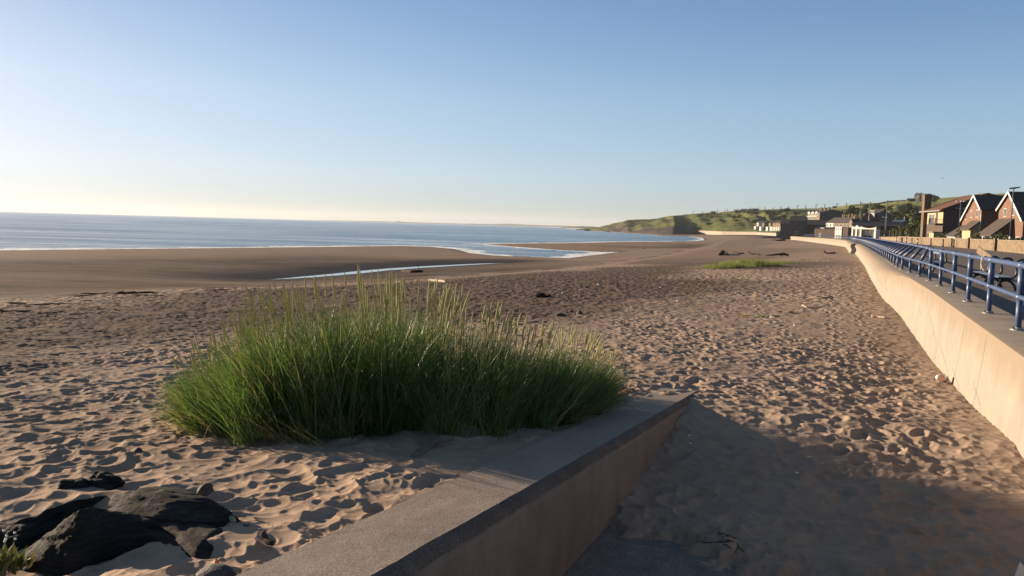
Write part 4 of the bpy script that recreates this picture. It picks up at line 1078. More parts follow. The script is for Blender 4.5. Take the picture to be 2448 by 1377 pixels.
fieldc = [(1700,510,1520,1440,26),(1745,504.6,1650,1345,31),(1800,501.6,1620,1245,31),(1867,499.2,1560,1165,31),(1930,498,1520,1120,31),(1968,497.4,1480,1095,31),(2000,493.5,1460,1062,31),(2031,488.6,1440,1000,31),(2057,486,1420,965,31),(2096,484.4,1400,905,30),(2114,483,1400,875,30),
 (2150,479.6,1380,835,30),(2202,476.4,1350,790,30),(2260,472,1300,740,30),(2368,463.6,1250,680,29),(2400,461.4,1230,660,29),(2700,452,1100,620,28)]
field_o, (fpx, frows) = loft('hill_field', fieldc, m_field, lambda t_, px: t_**.9, 15, 1.2, 260, 24)
def hill_pt(px, py, lo=260, hi=1700):
    """first point where the photo ray meets the bank or field lofts"""
    best = None
    for PXs, rows in ((bpx, brows), (fpx, frows)):
        for i in range(len(rows)-3):
            q = rows[i]; x = np.interp(px, PXs, q[:,0]); y = np.interp(px, PXs, q[:,1]); z = np.interp(px, PXs, q[:,2])
            if z >= ZP(px, py, y): 
                if best is None or y < best[1]: best = np.array([x, y, z])
                break
    return best if best is not None else PD(px, py, 1100)
# hedge line between the two fields
b = MB(); pts = [hill_pt(x, y) for x, y in ((2030,493.5),(2060,492),(2094,489),(2112,484.5),(2130,482.5),(2160,480.5))]
g = np.random.default_rng(3)
for i in range(len(pts)-1):
    for k in range(14):
        q = pts[i]+(pts[i+1]-pts[i])*k/14; b.ball((q[0], q[1], q[2]+.2), 3.2, 2.2, g.uniform(1.1, 1.9), 7, 5)
b.build('hedge', m_tree, None, False, label='dark hedge line crossing the pale hill field above the village', cat='hedge')
# headland tip shelf and far shore
def far_land(name, prof, dist, depth, m, kind='structure'):
    b = MB(); n = len(prof); vs = []
    for x, y in prof:
        q0 = PD(x, y, dist); X = AZX(x, dist); Xb = AZX(x, dist+depth)
        vs += [(X*.985, dist*.985, ZSEA-1), (X, dist, q0[2]), (Xb, dist+depth, ZSEA-1)]
    b.add(vs, [(i*3+k, (i+1)*3+k, (i+1)*3+k+1, i*3+k+1) for i in range(n-1) for k in range(2)]); return b.build(name, m, None, True, kind=kind)
far_land('dune_coast', [(1330,545.5),(1345,543.2),(1360,542.6),(1380,541.6),(1390,540.2),(1400,541.2),(1408,541.5),(1414,541),(1425,542.5),(1450,544),(1480,546)], 3600, 500, m_coast)
far_land('distant_coast', [(690,526),(745,526.4),(820,527),(900,528.6),(945,529.4),(949,527.8),(953,528),(957,530),(1030,532.4),(1080,533.6),(1120,535),(1128,533.6),(1136,535),(1180,535.4),(1215,534.6),(1240,536),(1300,538.3),(1360,540),(1420,541.6)], 9000, 900, m_coast)
# lawn above the far wall
lw_ = []
for px, y0, d0, y1, d1 in ((1690,552.6,900,549.5,960),(1740,553.4,765,549.5,860),(1780,554,735,549,830),(1815,554.2,705,547.5,800),(1862,554.8,575,549,720),(1890,555.2,560,550.5,700)):
    lw_.append(PD(px, y0, d0)); lw_.append(PD(px, y1, d1))
np_mesh('lawn', np.array(lw_), np.array([(2*i, 2*i+2, 2*i+3, 2*i+1) for i in range(5)]), m_lawn, True, kind='structure')

# ------------------------------------------------------------------ far sea walls and slip
def strip_wall(name, pts, z0, z1, th, m, label, cat='sea wall', batter=.0, group=None, copin=None):
    root = empty(name, (0,0,0), label=label, cat=cat, group=group); b, cpg = MB(), MB()
    pts = [np.array(p) for p in pts]; n = len(pts); zz0 = z0 if hasattr(z0, '__len__') else [z0]*n; zz1 = z1 if hasattr(z1, '__len__') else [z1]*n
    tg = [(pts[min(i+1,n-1)]-pts[max(i-1,0)]) for i in range(n)]; tg = [t_/np.linalg.norm(t_) for t_ in tg]
    def sweep(bb, o0, o1, a, c, bat=0.):
        vs = []
        for p, t_, h0, h1 in zip(pts, tg, a, c):
            nx, ny = t_[1], -t_[0]
            for o, h in ((o0-bat, h0), (o1, h0), (o1, h1), (o0, h1)): vs.append((p[0]+nx*o, p[1]+ny*o, h))
        fs = [(i*4+k, i*4+(k+1)%4, (i+1)*4+(k+1)%4, (i+1)*4+k) for i in range(n-1) for k in range(4)]+[(3,2,1,0), tuple((n-1)*4+k for k in range(4))]
        bb.add(vs, fs)
    sweep(b, 0, th, zz0, zz1, batter); b.build('wall_body', m, root)
    if copin: sweep(cpg, -copin, th+copin, zz1, [h+copin*2 for h in zz1]); cpg.build('coping', m_coping, root)
    return root
fw = [np.array([AZX(x, d), d]) for x, d in ((1660,935),(1690,880),(1727,770),(1770,738),(1812,700),(1860,565))]
strip_wall('far_sea_wall', fw, -3.4, [1.15,1.15,1.0,1.05,1.1,1.15], 1.2, m_farwall, 'long pale sea wall below the green lawn at the far end of the beach', copin=.12)
p0, p1 = np.array([AZX(1861, 566), 566]), np.array([AZX(1880, 590), 590])
strip_wall('slip_wall', [p0+[.4,1.], p1], -3.4, .9, 1., m_greystone, 'shaded return wall of the slipway at the end of the far sea wall')
b = MB(); q = PD(1873, 566, 570); b.prism([(0,-1.8),(5.5,-1.8),(.4,1.6),(0,1.6)], 0, 1.2, 'y'); o = b.build('slip_buttress', m_farwall, None, label='sloping pale buttress in the mouth of the slipway', cat='buttress'); o.location = (q[0], q[1], 0)
strip_wall('promenade_wall', [np.array([AZX(1893.5,470), 470]), np.array([AZX(1919,420), 420])], -3, .55, 1., m_seawall, 'short ochre wall between the slipway and the blue corner railing', copin=.15)
b = MB(); b.box(-7, 7, -1.2, 1.2, -3, 0); q = P(1902, 572.5, -1.9); o = b.build('concrete_ledge', m_seawall, None, label='pale concrete ledge low on the sand under the short ochre wall', cat='ledge'); o.location = (q[0], q[1], q[2]+.45); o.rotation_euler = (0,0,R(12))
rock_o = rk(1845, 568, (9,4,1.2), .2, 'low dark rock heap at the foot of the far sea wall', .0, -1.8, m=m_stone, seed=71, sub=3)

# ------------------------------------------------------------------ houses
def frame(px_right, dist, alpha, z):
    """local frame: x along the facade towards the viewer, y inland; origin = near corner of the facade"""
    a = R(alpha); return np.array([AZX(px_right, dist), dist, z]), math.atan2(-math.cos(a), -math.sin(a)), a
def width_to(px_left, px_right, dist, alpha):
    a = R(alpha); x0 = AZX(px_right, dist); d = ray(px_left, hor(px_left)); t_ = d[0]/d[1]
    return (x0-t_*dist)/(t_*math.cos(a)-math.sin(a))
def window(root, side, u, z, w_, h_, fr=None, pane=None, bars=1, w=0., dep=.05, label=None):
    """side 'front': on y=0 at x=u ; side 'end': on x=w at y=u"""
    fr = fr or m_white; f = MB(); t_ = .07
    def bx(bb, a0, a1, b0, b1, d0, d1):
        if side == 'front': bb.box(a0, a1, -d1, -d0, b0, b1)
        else: bb.box(w+d0, w+d1, a0, a1, b0, b1)
    bx(f, u-w_/2, u-w_/2+t_, z, z+h_, .003, dep); bx(f, u+w_/2-t_, u+w_/2, z, z+h_, .003, dep)
    bx(f, u-w_/2+t_, u+w_/2-t_, z, z+t_, .003, dep); bx(f, u-w_/2+t_, u+w_/2-t_, z+h_-t_, z+h_, .003, dep)
    for k in range(bars): c = u-w_/2+w_*(k+1)/(bars+1); bx(f, c-.03, c+.03, z+t_, z+h_-t_, .003, dep-.006)
    o = f.build('window', fr, root); g_ = MB(); bx(g_, u-w_/2+t_*.5, u+w_/2-t_*.5, z+t_*.5, z+h_-t_*.5, .002, .018); g_.build('pane', pane or m_glass, o)
    return o
def house(name, label, cat, px_l, px_r, dist, alpha, z0, roofline, axis, length, mw, mr, group=None, over=.3, th=.16, trim=None, wid=None, chim=(), mchim=None, base=-1.5):
    """roofline: (offset fraction or metres, height above z0) from one eave over the ridge to the other"""
    org, rz, a = frame(px_r, dist, alpha, z0)
    w_ = wid or width_to(px_l, px_r, dist, alpha)
    root = empty(name, org, rz, label=label, cat=cat, group=group)
    # x from -w (far) to 0 (near)
    if axis == 'y': line = [(-w_+f*w_, h) for f, h in roofline]
    else: line = [(f*length, h) for f, h in roofline]
    poly = [(line[0][0], base)]+line+[(line[-1][0], base)]
    b = MB()
    if axis == 'y': b.prism(poly, 0, length, 'y'); r0, r1 = -over, length+over
    else: b.prism(poly, -w_, 0, 'x'); r0, r1 = -w_-over, over
    b.build('wall', mw, root)
    rb, tb = MB(), MB()
    for i in range(len(line)-1):
        p, q = np.array(line[i]), np.array(line[i+1]); d = (q-p)/np.linalg.norm(q-p); nrm = np.array([-d[1], d[0]])
        p2 = p-d*(over if i == 0 else -.01); q2 = q+d*(over if i == len(line)-2 else -.01)
        lift = .02; A, B = p2+nrm*lift, q2+nrm*lift; Ct, D = B+nrm*th, A+nrm*th
        rb.prism([tuple(A), tuple(B), tuple(Ct), tuple(D)], r0, r1, axis)
        if trim:
            A, B = p2+nrm*(lift-.16), q2+nrm*(lift-.16); Ct, D = q2+nrm*(lift+th+.03), p2+nrm*(lift+th+.03)
            for e0, e1 in (((r0-.05, r0+.04),) if axis == 'y' else ((r1-.04, r1+.05),)): tb.prism([tuple(A), tuple(B), tuple(Ct), tuple(D)], e0, e1, axis)
    ro = rb.build('roof', mr, root)
    if trim: tb.build('bargeboard', trim, root)
    for (cx_, cy_, cw, cd_, ct, cb) in chim:
        c = MB(); c.box(cx_-cw/2, cx_+cw/2, cy_-cd_/2, cy_+cd_/2, cb, ct); c.box(cx_-cw/2-.08, cx_+cw/2+.08, cy_-cd_/2-.08, cy_+cd_/2+.08, ct, ct+.16)
        co = c.build('chimney', mchim or mw, ro); k = max(1, int(cw/.5))
        for q in range(k):
            pp = MB(); pp.lathe([(.13,ct+.16),(.11,ct+.55)], 8, (cx_-cw/2+cw*(q+.5)/k, cy_)); pp.build('chimney_pot', m_brickred, root)
    return root, w_
def HZ(y, px, dist, z0): return ZP(px, y, dist)-z0
G = ZPROM
# --- nearest brick house (right edge)
d = 124; z0 = G+.3
hb, w_ = house('brick_house', 'nearest red brick gabled house at the right edge with dark pantile roof', 'house', 2383, 2443, d, 13, z0,
    [(0, HZ(497,2443,d,z0)), (.42, HZ(454.5,2420,d,z0)), (1, HZ(526.7,2443,d,z0))], 'y', 13, m_brickred, m_tiledark, trim=m_white, over=.35)
for f, y0, y1, ww in ((.27,515,494.,1.2), (.60,513.5,493.,1.05)):
    window(hb, 'front', -w_+f*w_, HZ(y0,2420,d,z0), ww, HZ(y1,2420,d,z0)-HZ(y0,2420,d,z0), bars=1)
window(hb, 'front', -w_*.13, .2, 1.9, 1.6, bars=2)
def leanto(root, x0, x1, yfront, zlow, zhigh, mroof, mwall, glaz=True):
    """single pitch porch standing in front of the facade"""
    b = MB(); b.prism([(yfront, -1), (-.004, -1), (-.004, zhigh-.12), (yfront, zlow-.1)], x0, x1, 'x'); b.build('porch', mwall, root)
    b = MB(); b.prism([(yfront-.35, zlow-.13), (-.004, zhigh), (-.004, zhigh+.14), (yfront-.35, zlow+.02)], x0-.25, x1+.25, 'x'); b.build('porch_roof', mroof, root)
    if glaz:
        n = 3
        for k in range(n):
            f = MB(); u0 = x0+(x1-x0)*k/n; u1 = x0+(x1-x0)*(k+1)/n
            for a0, a1, b0, b1 in ((u0+.02,u0+.1,.1,zlow-.2),(u1-.1,u1-.02,.1,zlow-.2),(u0+.1,u1-.1,.1,.3),(u0+.1,u1-.1,zlow-.3,zlow-.2)): f.box(a0, a1, yfront-.06, yfront-.003, b0, b1)
            o = f.build('window', m_white, root); g_ = MB(); g_.box(u0+.06, u1-.06, yfront-.03, yfront-.002, .2, zlow-.25); g_.build('pane', m_glass, o)
leanto(hb, -w_*.98, -w_*.36, -2.9, 1.9, 4.6, m_tilebrown, m_brickdark)
f = MB()
for k in range(2): f.box(-w_*.36+.003, -w_*.36+.06, -2.7+k*1.3, -1.6+k*1.3, .2, 1.8)
o = f.build('side_glazing', m_white, hb)
# --- second brick house
d = 140
ha, w_ = house('brick_house', 'second red brick gabled house with low swept left eave, beside the red roofed house', 'house', 2297, 2342, d, 13, z0,
    [(0, HZ(528,2340,d,z0)), (.64, HZ(465,2328,d,z0)), (1, HZ(500,2342,d,z0))], 'y', 13, m_brickred, m_tiledark, trim=m_white, over=.35)
for f, ww in ((.50,.95), (.80,1.25)): window(ha, 'front', -w_+f*w_, HZ(518.5,2330,d,z0), ww, HZ(500.5,2330,d,z0)-HZ(518.5,2330,d,z0), bars=1)
window(ha, 'front', -w_*.3, .2, 1.7, 1.9, bars=1); window(ha, 'front', -w_*.80, HZ(522.5,2310,d,z0), .7, 1.1, bars=0)
leanto(ha, -w_*.98, -w_*.50, -2.4, 1.7, 3.6, m_tilebrown, m_whiterender)
leanto(ha, -w_*.46, -w_*.02, -1.5, 2.9, 4.4, m_tilebrown, m_render, False)
f = MB()
for k in range(2): f.box(-w_*.50+.003, -w_*.50+.06, -2.2+k*1.1, -1.3+k*1.1, .2, 1.6)
f.build('side_glazing', m_white, ha)
dp = MB(); dp.tube([(.06, -.06, 0), (.06, -.06, 5.6)], .06, 6); dp.build('drainpipe', m_white, ha)
# --- red roofed house with the stone chimney
d = 165; z0c = G+.3
dep = 15.
hc, w_ = house('villa', 'large house with red tiled roof, tall stone chimney and cream balcony wall', 'house', 2206, 2252, d, 13, z0c,
    [(0, HZ(499.5,2252,d,z0c)), (.52, HZ(463,2295,d,z0c)), (1, HZ(488,2330,d,z0c))], 'x', dep, m_brickdark, m_tilered, over=.7, th=.2)
fz0, fz1 = HZ(535,2240,d,z0c), HZ(502.5,2240,d,z0c)
b = MB(); b.box(-w_*.80, -.15, -.05, -.004, fz0, fz1); b.build('rendered_front', m_render, hc)
b = MB(); b.box(-w_*.97, -w_*.84, -.7, .7, -1, HZ(466,2212,d+9,z0c)); b.box(-w_*.97-.1, -w_*.84+.1, -.8, .8, HZ(466,2212,d+9,z0c), HZ(466,2212,d+9,z0c)+.25); b.build('chimney', m_chimney, hc)
b = MB(); b.box(-w_*.40, -.2, -1.3, -.052, fz0-.05, fz0+.12)
for k in range(14): u = -w_*.40+k*(w_*.40-.25)/13; b.box(u, u+.05, -1.28, -1.23, fz0+.12, fz0+1.15)
b.box(-w_*.40, -.2, -1.3, -1.22, fz0+1.15, fz0+1.22); b.build('balcony', m_blackp, hc)
for k in range(4): window(hc, 'front', -w_*.68+k*.95, fz0+.1, .85, 2.1, bars=0).location = (0, -.05, 0)
b = MB(); b.box(-w_*.36, -w_*.26, -.09, -.052, fz0+.12, fz0+2.4); b.build('door', m_brickdark, hc)
window(hc, 'end', 4.4, HZ(523,2270,d,z0c), 4.4, 2.0, fr=m_grey, bars=3)
b = MB(); b.box(.003, .5, 2., 6.8, HZ(523,2270,d,z0c)+2.05, HZ(523,2270,d,z0c)+2.3); b.build('window_canopy', m_grey, hc)
b = MB(); b.box(-w_-.5, .5, -1.0, -.72, HZ(501.5,2252,d,z0c)-.3, HZ(501.5,2252,d,z0c)-.05); b.build('gutter', m_grey, hc)
b = MB(); b.box(-3.4, -.1, -1.6, -.06, -1, 2.3); b.build('porch', m_render, hc); b = MB(); b.box(-3.7, .1, -1.9, -.06, 2.3, 2.5); b.build('porch_roof', m_grey, hc)

# ------------------------------------------------------------------ garden wall along the promenade
gw = [(2700,585,75),(2448,606,97.3),(2393,600.3,111),(2389,599.8,112),(2380,599,114),(2326,594.3,128),(2322,594,129),(2318,593.6,131),(2283,590.5,143),(2278,590,145),(2252,588,155),(2200,583.5,182),(2150,579,219),(2120,575.8,265)]
def GP(px, dist): return np.array([AZX(px, dist), dist])
segs = [((2700,72),(2448,97.3),(2392,111.2),'weathered stone garden wall under the nearest brick house, right edge of the frame'),
        ((2381,113.8),(2326,128.2),None,'stone garden wall between the two gateways, right of the second lamp post'),
        ((2317,131),(2283,143),None,'stone garden wall left of the second gateway, in front of the second brick house'),
        ((2279,145),(2252,155),(2150,219),'long stone garden wall below the green shrubs, behind the row of bollards')]
for a_, b_, c_, lab in segs:
    pts = [GP(*q) for q in (a_, b_, c_) if q]
    pts = pts[::-1]
    g_ = strip_wall('garden_wall', pts, G-.3, G+1.5, .3, m_stonewall, lab, 'garden wall', group='stone garden walls along the promenade', copin=.04)
for k, (px, dd, lab) in enumerate(((2391.5,111.6,'gate pier right of the first gateway'),(2382,113.4,'gate pier left of the first gateway'),(2325,128.4,'gate pier right of the second gateway'),(2317.8,130.6,'gate pier left of the second gateway'))):
    q = GP(px, dd); r_ = empty('gate_pier', (q[0], q[1], G), R(-15), label='square stone '+lab, cat='gate pier', group='gate piers of the garden walls')
    b = MB(); b.box(-.25, .25, -.25, .25, -.2, 1.62); b.build('pier_shaft', m_stonewall, r_); b = MB(); b.box(-.30, .30, -.30, .30, 1.62, 1.74); b.build('pier_cap', m_coping, r_)
# stepped brick walls farther on
for k, (xl, xr, yt, dd, m_, lab) in enumerate(((2093,2103,542,330,m_sandstone,'tall ochre brick pier beside the white pavilion'),(2103,2123,552,320,m_brickred,'low red brick wall with boarded panel right of the pavilion'),(2126,2134,552.5,290,m_brickred,'brick gate pillar with a dark doorway'),
     (2142,2152,552.5,262,m_brickred,'stepped red brick wall, lower step left of the big shrub'),(2150,2160,546,255,m_brickred,'stepped red brick wall, upper step against the big shrub'))):
    x0, x1 = AZX(xl, dd), AZX(xr, dd); zt = ZP(xr, yt, dd); r_ = empty('brick_wall', (x0, dd, G), R(-18), label=lab, cat='brick wall')
    b = MB(); b.box(0, x1-x0, 0, .6, -.3, zt-G); b.build('wall_body', m_, r_); b = MB(); b.box(-.08, x1-x0+.08, -.08, .68, zt-G, zt-G+.18); b.build('coping', m_coping, r_)
    if k == 2: b = MB(); b.box(.45, .9, -.03, -.002, .1, 1.6); b.build('door', m_blackp, r_)
strip_wall('garden_wall', [GP(2093,350), GP(2120,265), GP(2150,220.5)], G-.3, [G+1.0, G+1.2, G+1.4], .3, m_sandstone, 'low pale stone wall running from the pavilion toward the long garden wall', 'garden wall', group='stone garden walls along the promenade', copin=.04)

# ------------------------------------------------------------------ lamp posts and bollards
def lamp(px_b, dist, h, label, heads, lean=0):
    x = AZX(px_b, dist); r_ = empty('lamp_post', (x, dist, G), 0, label=label, cat='lamp post')
    b = MB(); b.lathe([(.17,0),(.15,.15),(.125,.3),(.115,1.6),(.10,1.7),(.075,1.72),(.055,h-.1),(.05,h)], 10); b.build('post', m_blackp if heads != 'tall' else m_grey, r_, True)
    b = MB(); b.lathe([(.12,1.75),(.12,2.05)], 10); b.build('band', m_white, r_)
    if heads == 'one':
        b = MB(); b.tube([(0,0,h),(.1,0,h+.05),(.25,0,h+.08)], .04, 6); b.build('arm', m_grey, r_, True)
        b = MB(); b.prism([(-.75,h+.02),(.1,h+.06),(.8,h+.22),(.78,h+.36),(.0,h+.28),(-.6,h+.17)], -.16, .16, 'y'); q = b.build('lamp_head', m_grey, r_)
        b = MB(); b.prism([(-.72,h-.03),(.0,h+.02),(.0,h+.055),(-.72,h+.012)], -.13, .13, 'y'); b.build('lens', m_lampglass, q)
    elif heads == 'two':
        for s in (-1, 1):
            b = MB(); b.tube([(0,0,h-.05),(s*.3,0,h+.06),(s*.75,0,h+.08)], .035, 6); b.build('arm', m_grey, r_, True)
            b = MB(); b.prism([(s*.4,h+.02),(s*.95,h+.05),(s*.95,h+.13),(s*.5,h+.18)][::s], -.13, .13, 'y'); q = b.build('lamp_head', m_lampglass, r_)
        b = MB(); b.lathe([(.08,h),(.1,h+.12),(.03,h+.3)], 8); b.build('finial', m_lampglass, r_, True)
    elif heads == 'tall':
        b = MB(); b.prism([(-.3,h-.1),(.4,h+.3),(2.6,h+1.1),(2.5,h+1.5),(.2,h+.8)], -.3, .3, 'y'); b.build('lamp_head', m_blackp, r_)
    return r_
lamp(2414, 107, 8.35, 'nearest tall lamp post with a flat grey head, in front of the nearest brick house', 'one')
lamp(2291, 148.8, 8.35, 'lamp post with two short white arms, in front of the red roofed house', 'two')
lamp(2204, 212, 8.35, 'lamp post seen against the stone chimney and green shrubs', 'two')
lamp(2114, 290, 8.3, 'farthest double armed lamp post, left of the taller leaning column', 'two')
lamp(2116, 320, 12.4, 'tall pale lighting column with a dark slanted head above the village roofs', 'tall')
x = AZX(2074.5, 345); r_ = empty('flag_pole', (x, 345, G), label='tall slender pole rising behind the white pavilion', cat='pole')
b = MB(); b.tube([(0,0,0),(.0,0,8),(.1,0,15.2)], [.17,.14,.10], 8); b.build('pole', m_grey, r_, True); b = MB(); b.ball((.1,0,15.3), .2); b.build('finial', m_grey, r_)
for px, dd, hh, lab in ((1945,430,10.,'thin white flag pole standing by the beige hut'),(1884,600,8.,'thin pole beside the white cottages'),(1923,470,5.,'short lamp pole right of the second parasol')):
    x = AZX(px, dd); r_ = empty('pole', (x, dd, G), label=lab, cat='pole'); b = MB(); b.tube([(0,0,0),(0,0,hh)], [.13,.09], 6); b.build('pole_shaft', m_white if hh > 6 else m_grey, r_, True); b = MB(); b.ball((0,0,hh), .18); b.build('finial', m_grey, r_)
bol = [(2143.5,205,'leftmost black bollard with a pale top, before the long garden wall'),(2155,190,'black bollard, left one of the close pair'),(2158,188,'black bollard, right one of the close pair'),(2167.5,176,'black bollard with a white collar, just right of the close pair'),(2180.7,166,'plain black bollard between two white collared ones'),
       (2194.5,150,'black bollard with the broad white band'),(2226,148,'plain black bollard in mid row before the long wall'),(2255.3,140,'plain black bollard, second from the right'),(2281,140,'rightmost plain black bollard beside the double armed lamp post')]
proto = {}
for k, (px, dd, lab) in enumerate(bol):
    white = k in (0, 3, 5); key = white; x = AZX(px, dd)
    if key not in proto:
        r_ = empty('bollard', (0,0,0)); b = MB(); b.lathe([(.17,0),(.16,.25),(.13,.3),(.115,1.1),(.13,1.15),(.13,1.25),(.09,1.38),(.02,1.42)], 12); b.build('shaft', m_blackp, r_, True)
        b = MB(); b.lathe([(.128,.72),(.124,1.0)], 12) if white else b.lathe([(.135,1.13),(.135,1.17)], 12); b.build('band', m_white if white else m_iron, r_); proto[key] = r_
    else: r_ = copy_tree(proto[key])
    r_.location = (x, dd, G); tag(r_, lab, 'bollard', 'bollards along the promenade')

# ------------------------------------------------------------------ trees and shrubs
def leaf_cloud(n, rx, ry, rz, leaf, seed, zmin=-1., lumps=9):
    g = np.random.default_rng(seed)
    lc = g.normal(0, 1, (lumps, 3)); lc /= np.linalg.norm(lc, axis=1)[:,None]; lc *= g.uniform(.35, .72, (lumps,1)); lr = g.uniform(.32, .58, lumps)
    k = g.integers(0, lumps, n); d = g.normal(0, 1, (n,3)); d /= np.linalg.norm(d, axis=1)[:,None]
    p = lc[k]+d*(lr[k]*g.uniform(.55, 1.06, n)**.6)[:,None]; p[:,2] = np.maximum(p[:,2], zmin)
    p *= np.array([rx, ry, rz])
    a = g.normal(0, 1, (n,3)); a /= np.linalg.norm(a, axis=1)[:,None]; b_ = np.cross(a, g.normal(0, 1, (n,3))); b_ /= np.linalg.norm(b_, axis=1)[:,None]
    s = leaf*g.uniform(.5, 1.2, n)[:,None]
    vs = np.stack([p-a*s, p+b_*s*.6, p+a*s, p-b_*s*.6], 1).reshape(-1,3)
    return vs, np.arange(4*n).reshape(-1,4)
def tree(px_l, px_r, y_t, y_b, dist, label, n=900, m=None, seed=0, trunk=.25, cat='tree', name='tree', group=None, zb=None, dz=0.):
    m = m or m_tree; pc = (px_l+px_r)/2; x = AZX(pc, dist); zt, zl = ZP(pc, y_t, dist), ZP(pc, y_b, dist)
    zl = zl if zb is None else zb
    rx = (AZX(px_r, dist)-AZX(px_l, dist))/2; H = zt-zl
    r_ = empty(name, (x, dist, zl), label=label, cat=cat, group=group)
    th = H*trunk; rz = (H-th)/2/.98
    vs, fs = leaf_cloud(n, rx*.98, rx*.9, rz, max(.10, rx*.13), seed, -.95); vs[:,2] += th+rz*.95
    np_mesh('crown', vs, fs, m, False, parent=r_)
    b = MB(); b.tube([(0,0,-.5),(.04*rx,0,th*.7),(0,.05*rx,th+rz*.9)], [rx*.10+.03, rx*.08+.02, rx*.03], 7)
    for k in range(4): q = k*1.6+seed; b.tube([(0,0,th*.8),(rx*.3*math.cos(q),rx*.3*math.sin(q),th+rz*.6),(rx*.55*math.cos(q),rx*.5*math.sin(q),th+rz*1.1)], [rx*.05+.015, rx*.035+.01, rx*.015], 5)
    b.build('trunk', m_bark, r_, True); return r_
gsh = 'garden shrubs behind the promenade walls'
S = [(2161,2206,527,566,222,m_shrub2,'large bushy olive green shrub at the left end of the long garden wall'),(2146,2166,538,564,240,m_shrub2,'olive shrub above the stepped brick wall'),(2128,2146,543,562,285,m_shrub2,'yellowish shrub behind the brick gate pillar'),(2106,2126,541,556,330,m_shrub2,'dull shrub behind the low brick wall beside the pavilion'),
     (2184,2212,547,566,200,m_shrub,'low dark shrub right of the large olive one'),(2205,2232,551,568,185,m_shrub,'rounded dark shrub beneath the balcony'),(2226,2252,554,569,172,m_shrub,'small dark shrub before the red roofed house'),(2240,2268,552,569,164,m_shrub2,'spreading greenish shrub in front of the dark gable'),(2262,2292,555,571,156,m_shrub,'low shrub left of the double armed lamp post'),
     (2282,2314,551,571,146,m_shrub,'tall dark shrub before the white conservatory'),(2318,2348,563,577,134,m_shrub2,'low olive shrub left of the second gateway'),(2345,2372,564,578,127,m_shrub,'pale flowered low shrub between the gateways'),(2370,2402,557,578,119,m_shrub,'dark spiky shrub before the nearest porch'),(2400,2428,563,580,111,m_shrub2,'flowering low shrub left of the nearest lamp post'),(2424,2452,560,580,104,m_shrub,'dark shrub at the right edge behind the garden wall')]
for k, (a_, b_, yt, yb, dd, m_, lab) in enumerate(S): tree(a_-2, b_+2, yt-3, yb, dd, lab, 1100, m_, 100+k, .06, 'shrub', 'shrub', gsh, zb=G)
T = [(2018,2052,492,528,700,'broad dark tree above the terrace roofs'),(2052,2074,493,526,680,'dark tree behind the tall slender pole'),(2085,2104,487,503,760,'small round tree on the hill above the grey gable'),(2100,2112,491,500,760,'smaller bush right of the round hill tree'),(2146,2181,485,513,600,'large round dark tree left of the villa chimney'),(2165,2206,499,545,420,'dense dark trees behind the large olive shrub'),(2122,2150,503,540,470,'dark trees behind the tall lighting column'),
     (2140,2172,508,548,440,'lower dark tree between the lighting column and the olive shrub'),(1992,2022,512,535,560,'dark tree behind the terrace chimneys'),(2296,2330,463,500,300,'dark tree behind the red roof ridge'),(2330,2362,468,500,300,'dark tree seen between the villa and the brick house roofs'),
     (2212,2238,466.5,482,900,'dark tree right of the hilltop house'),(2160,2184,473.5,482,1050,'low bush left of the hilltop house')]
for k, (a_, b_, yt, yb, dd, lab) in enumerate(T): tree(a_, b_, yt, yb, dd, lab, 1500, m_tree, 200+k, .08)
# gorse scattered over the bank: four shapes, copied
g = np.random.default_rng(31); shp = []
spots = [(g.uniform(1690, 1960), g.uniform(508, 544)) for _ in range(34)]+[(g.uniform(1990, 2190), g.uniform(494, 520)) for _ in range(26)]+[(x, 505+g.uniform(0,6)) for x in g.uniform(1755, 1880, 16)]
for k, (px, py) in enumerate(spots):
    q = hill_pt(px, py); s = g.uniform(1.6, 4.2)*q[1]/1000
    if len(shp) < 4:
        r_ = empty('gorse_bush', (0,0,0)); vs, fs = leaf_cloud(260, 1., 1., .7, .2, 300+k, -.5); vs[:,2] += .3; np_mesh('crown', vs, fs, m_tree if k % 2 else m_shrub, False, parent=r_)
        b = MB(); b.tube([(0,0,-.3),(0,0,.4)], [.09,.05], 5); b.build('trunk', m_bark, r_); shp.append(r_)
    else: r_ = copy_tree(shp[k % 4])
    r_.location = tuple(q); r_.rotation_euler = (0,0,k*1.3); r_.scale = (s*1.3, s*1.2, s)
    tag(r_, 'small dark gorse bush on the grassy bank above the beach', 'bush', 'gorse bushes on the grassy bank')

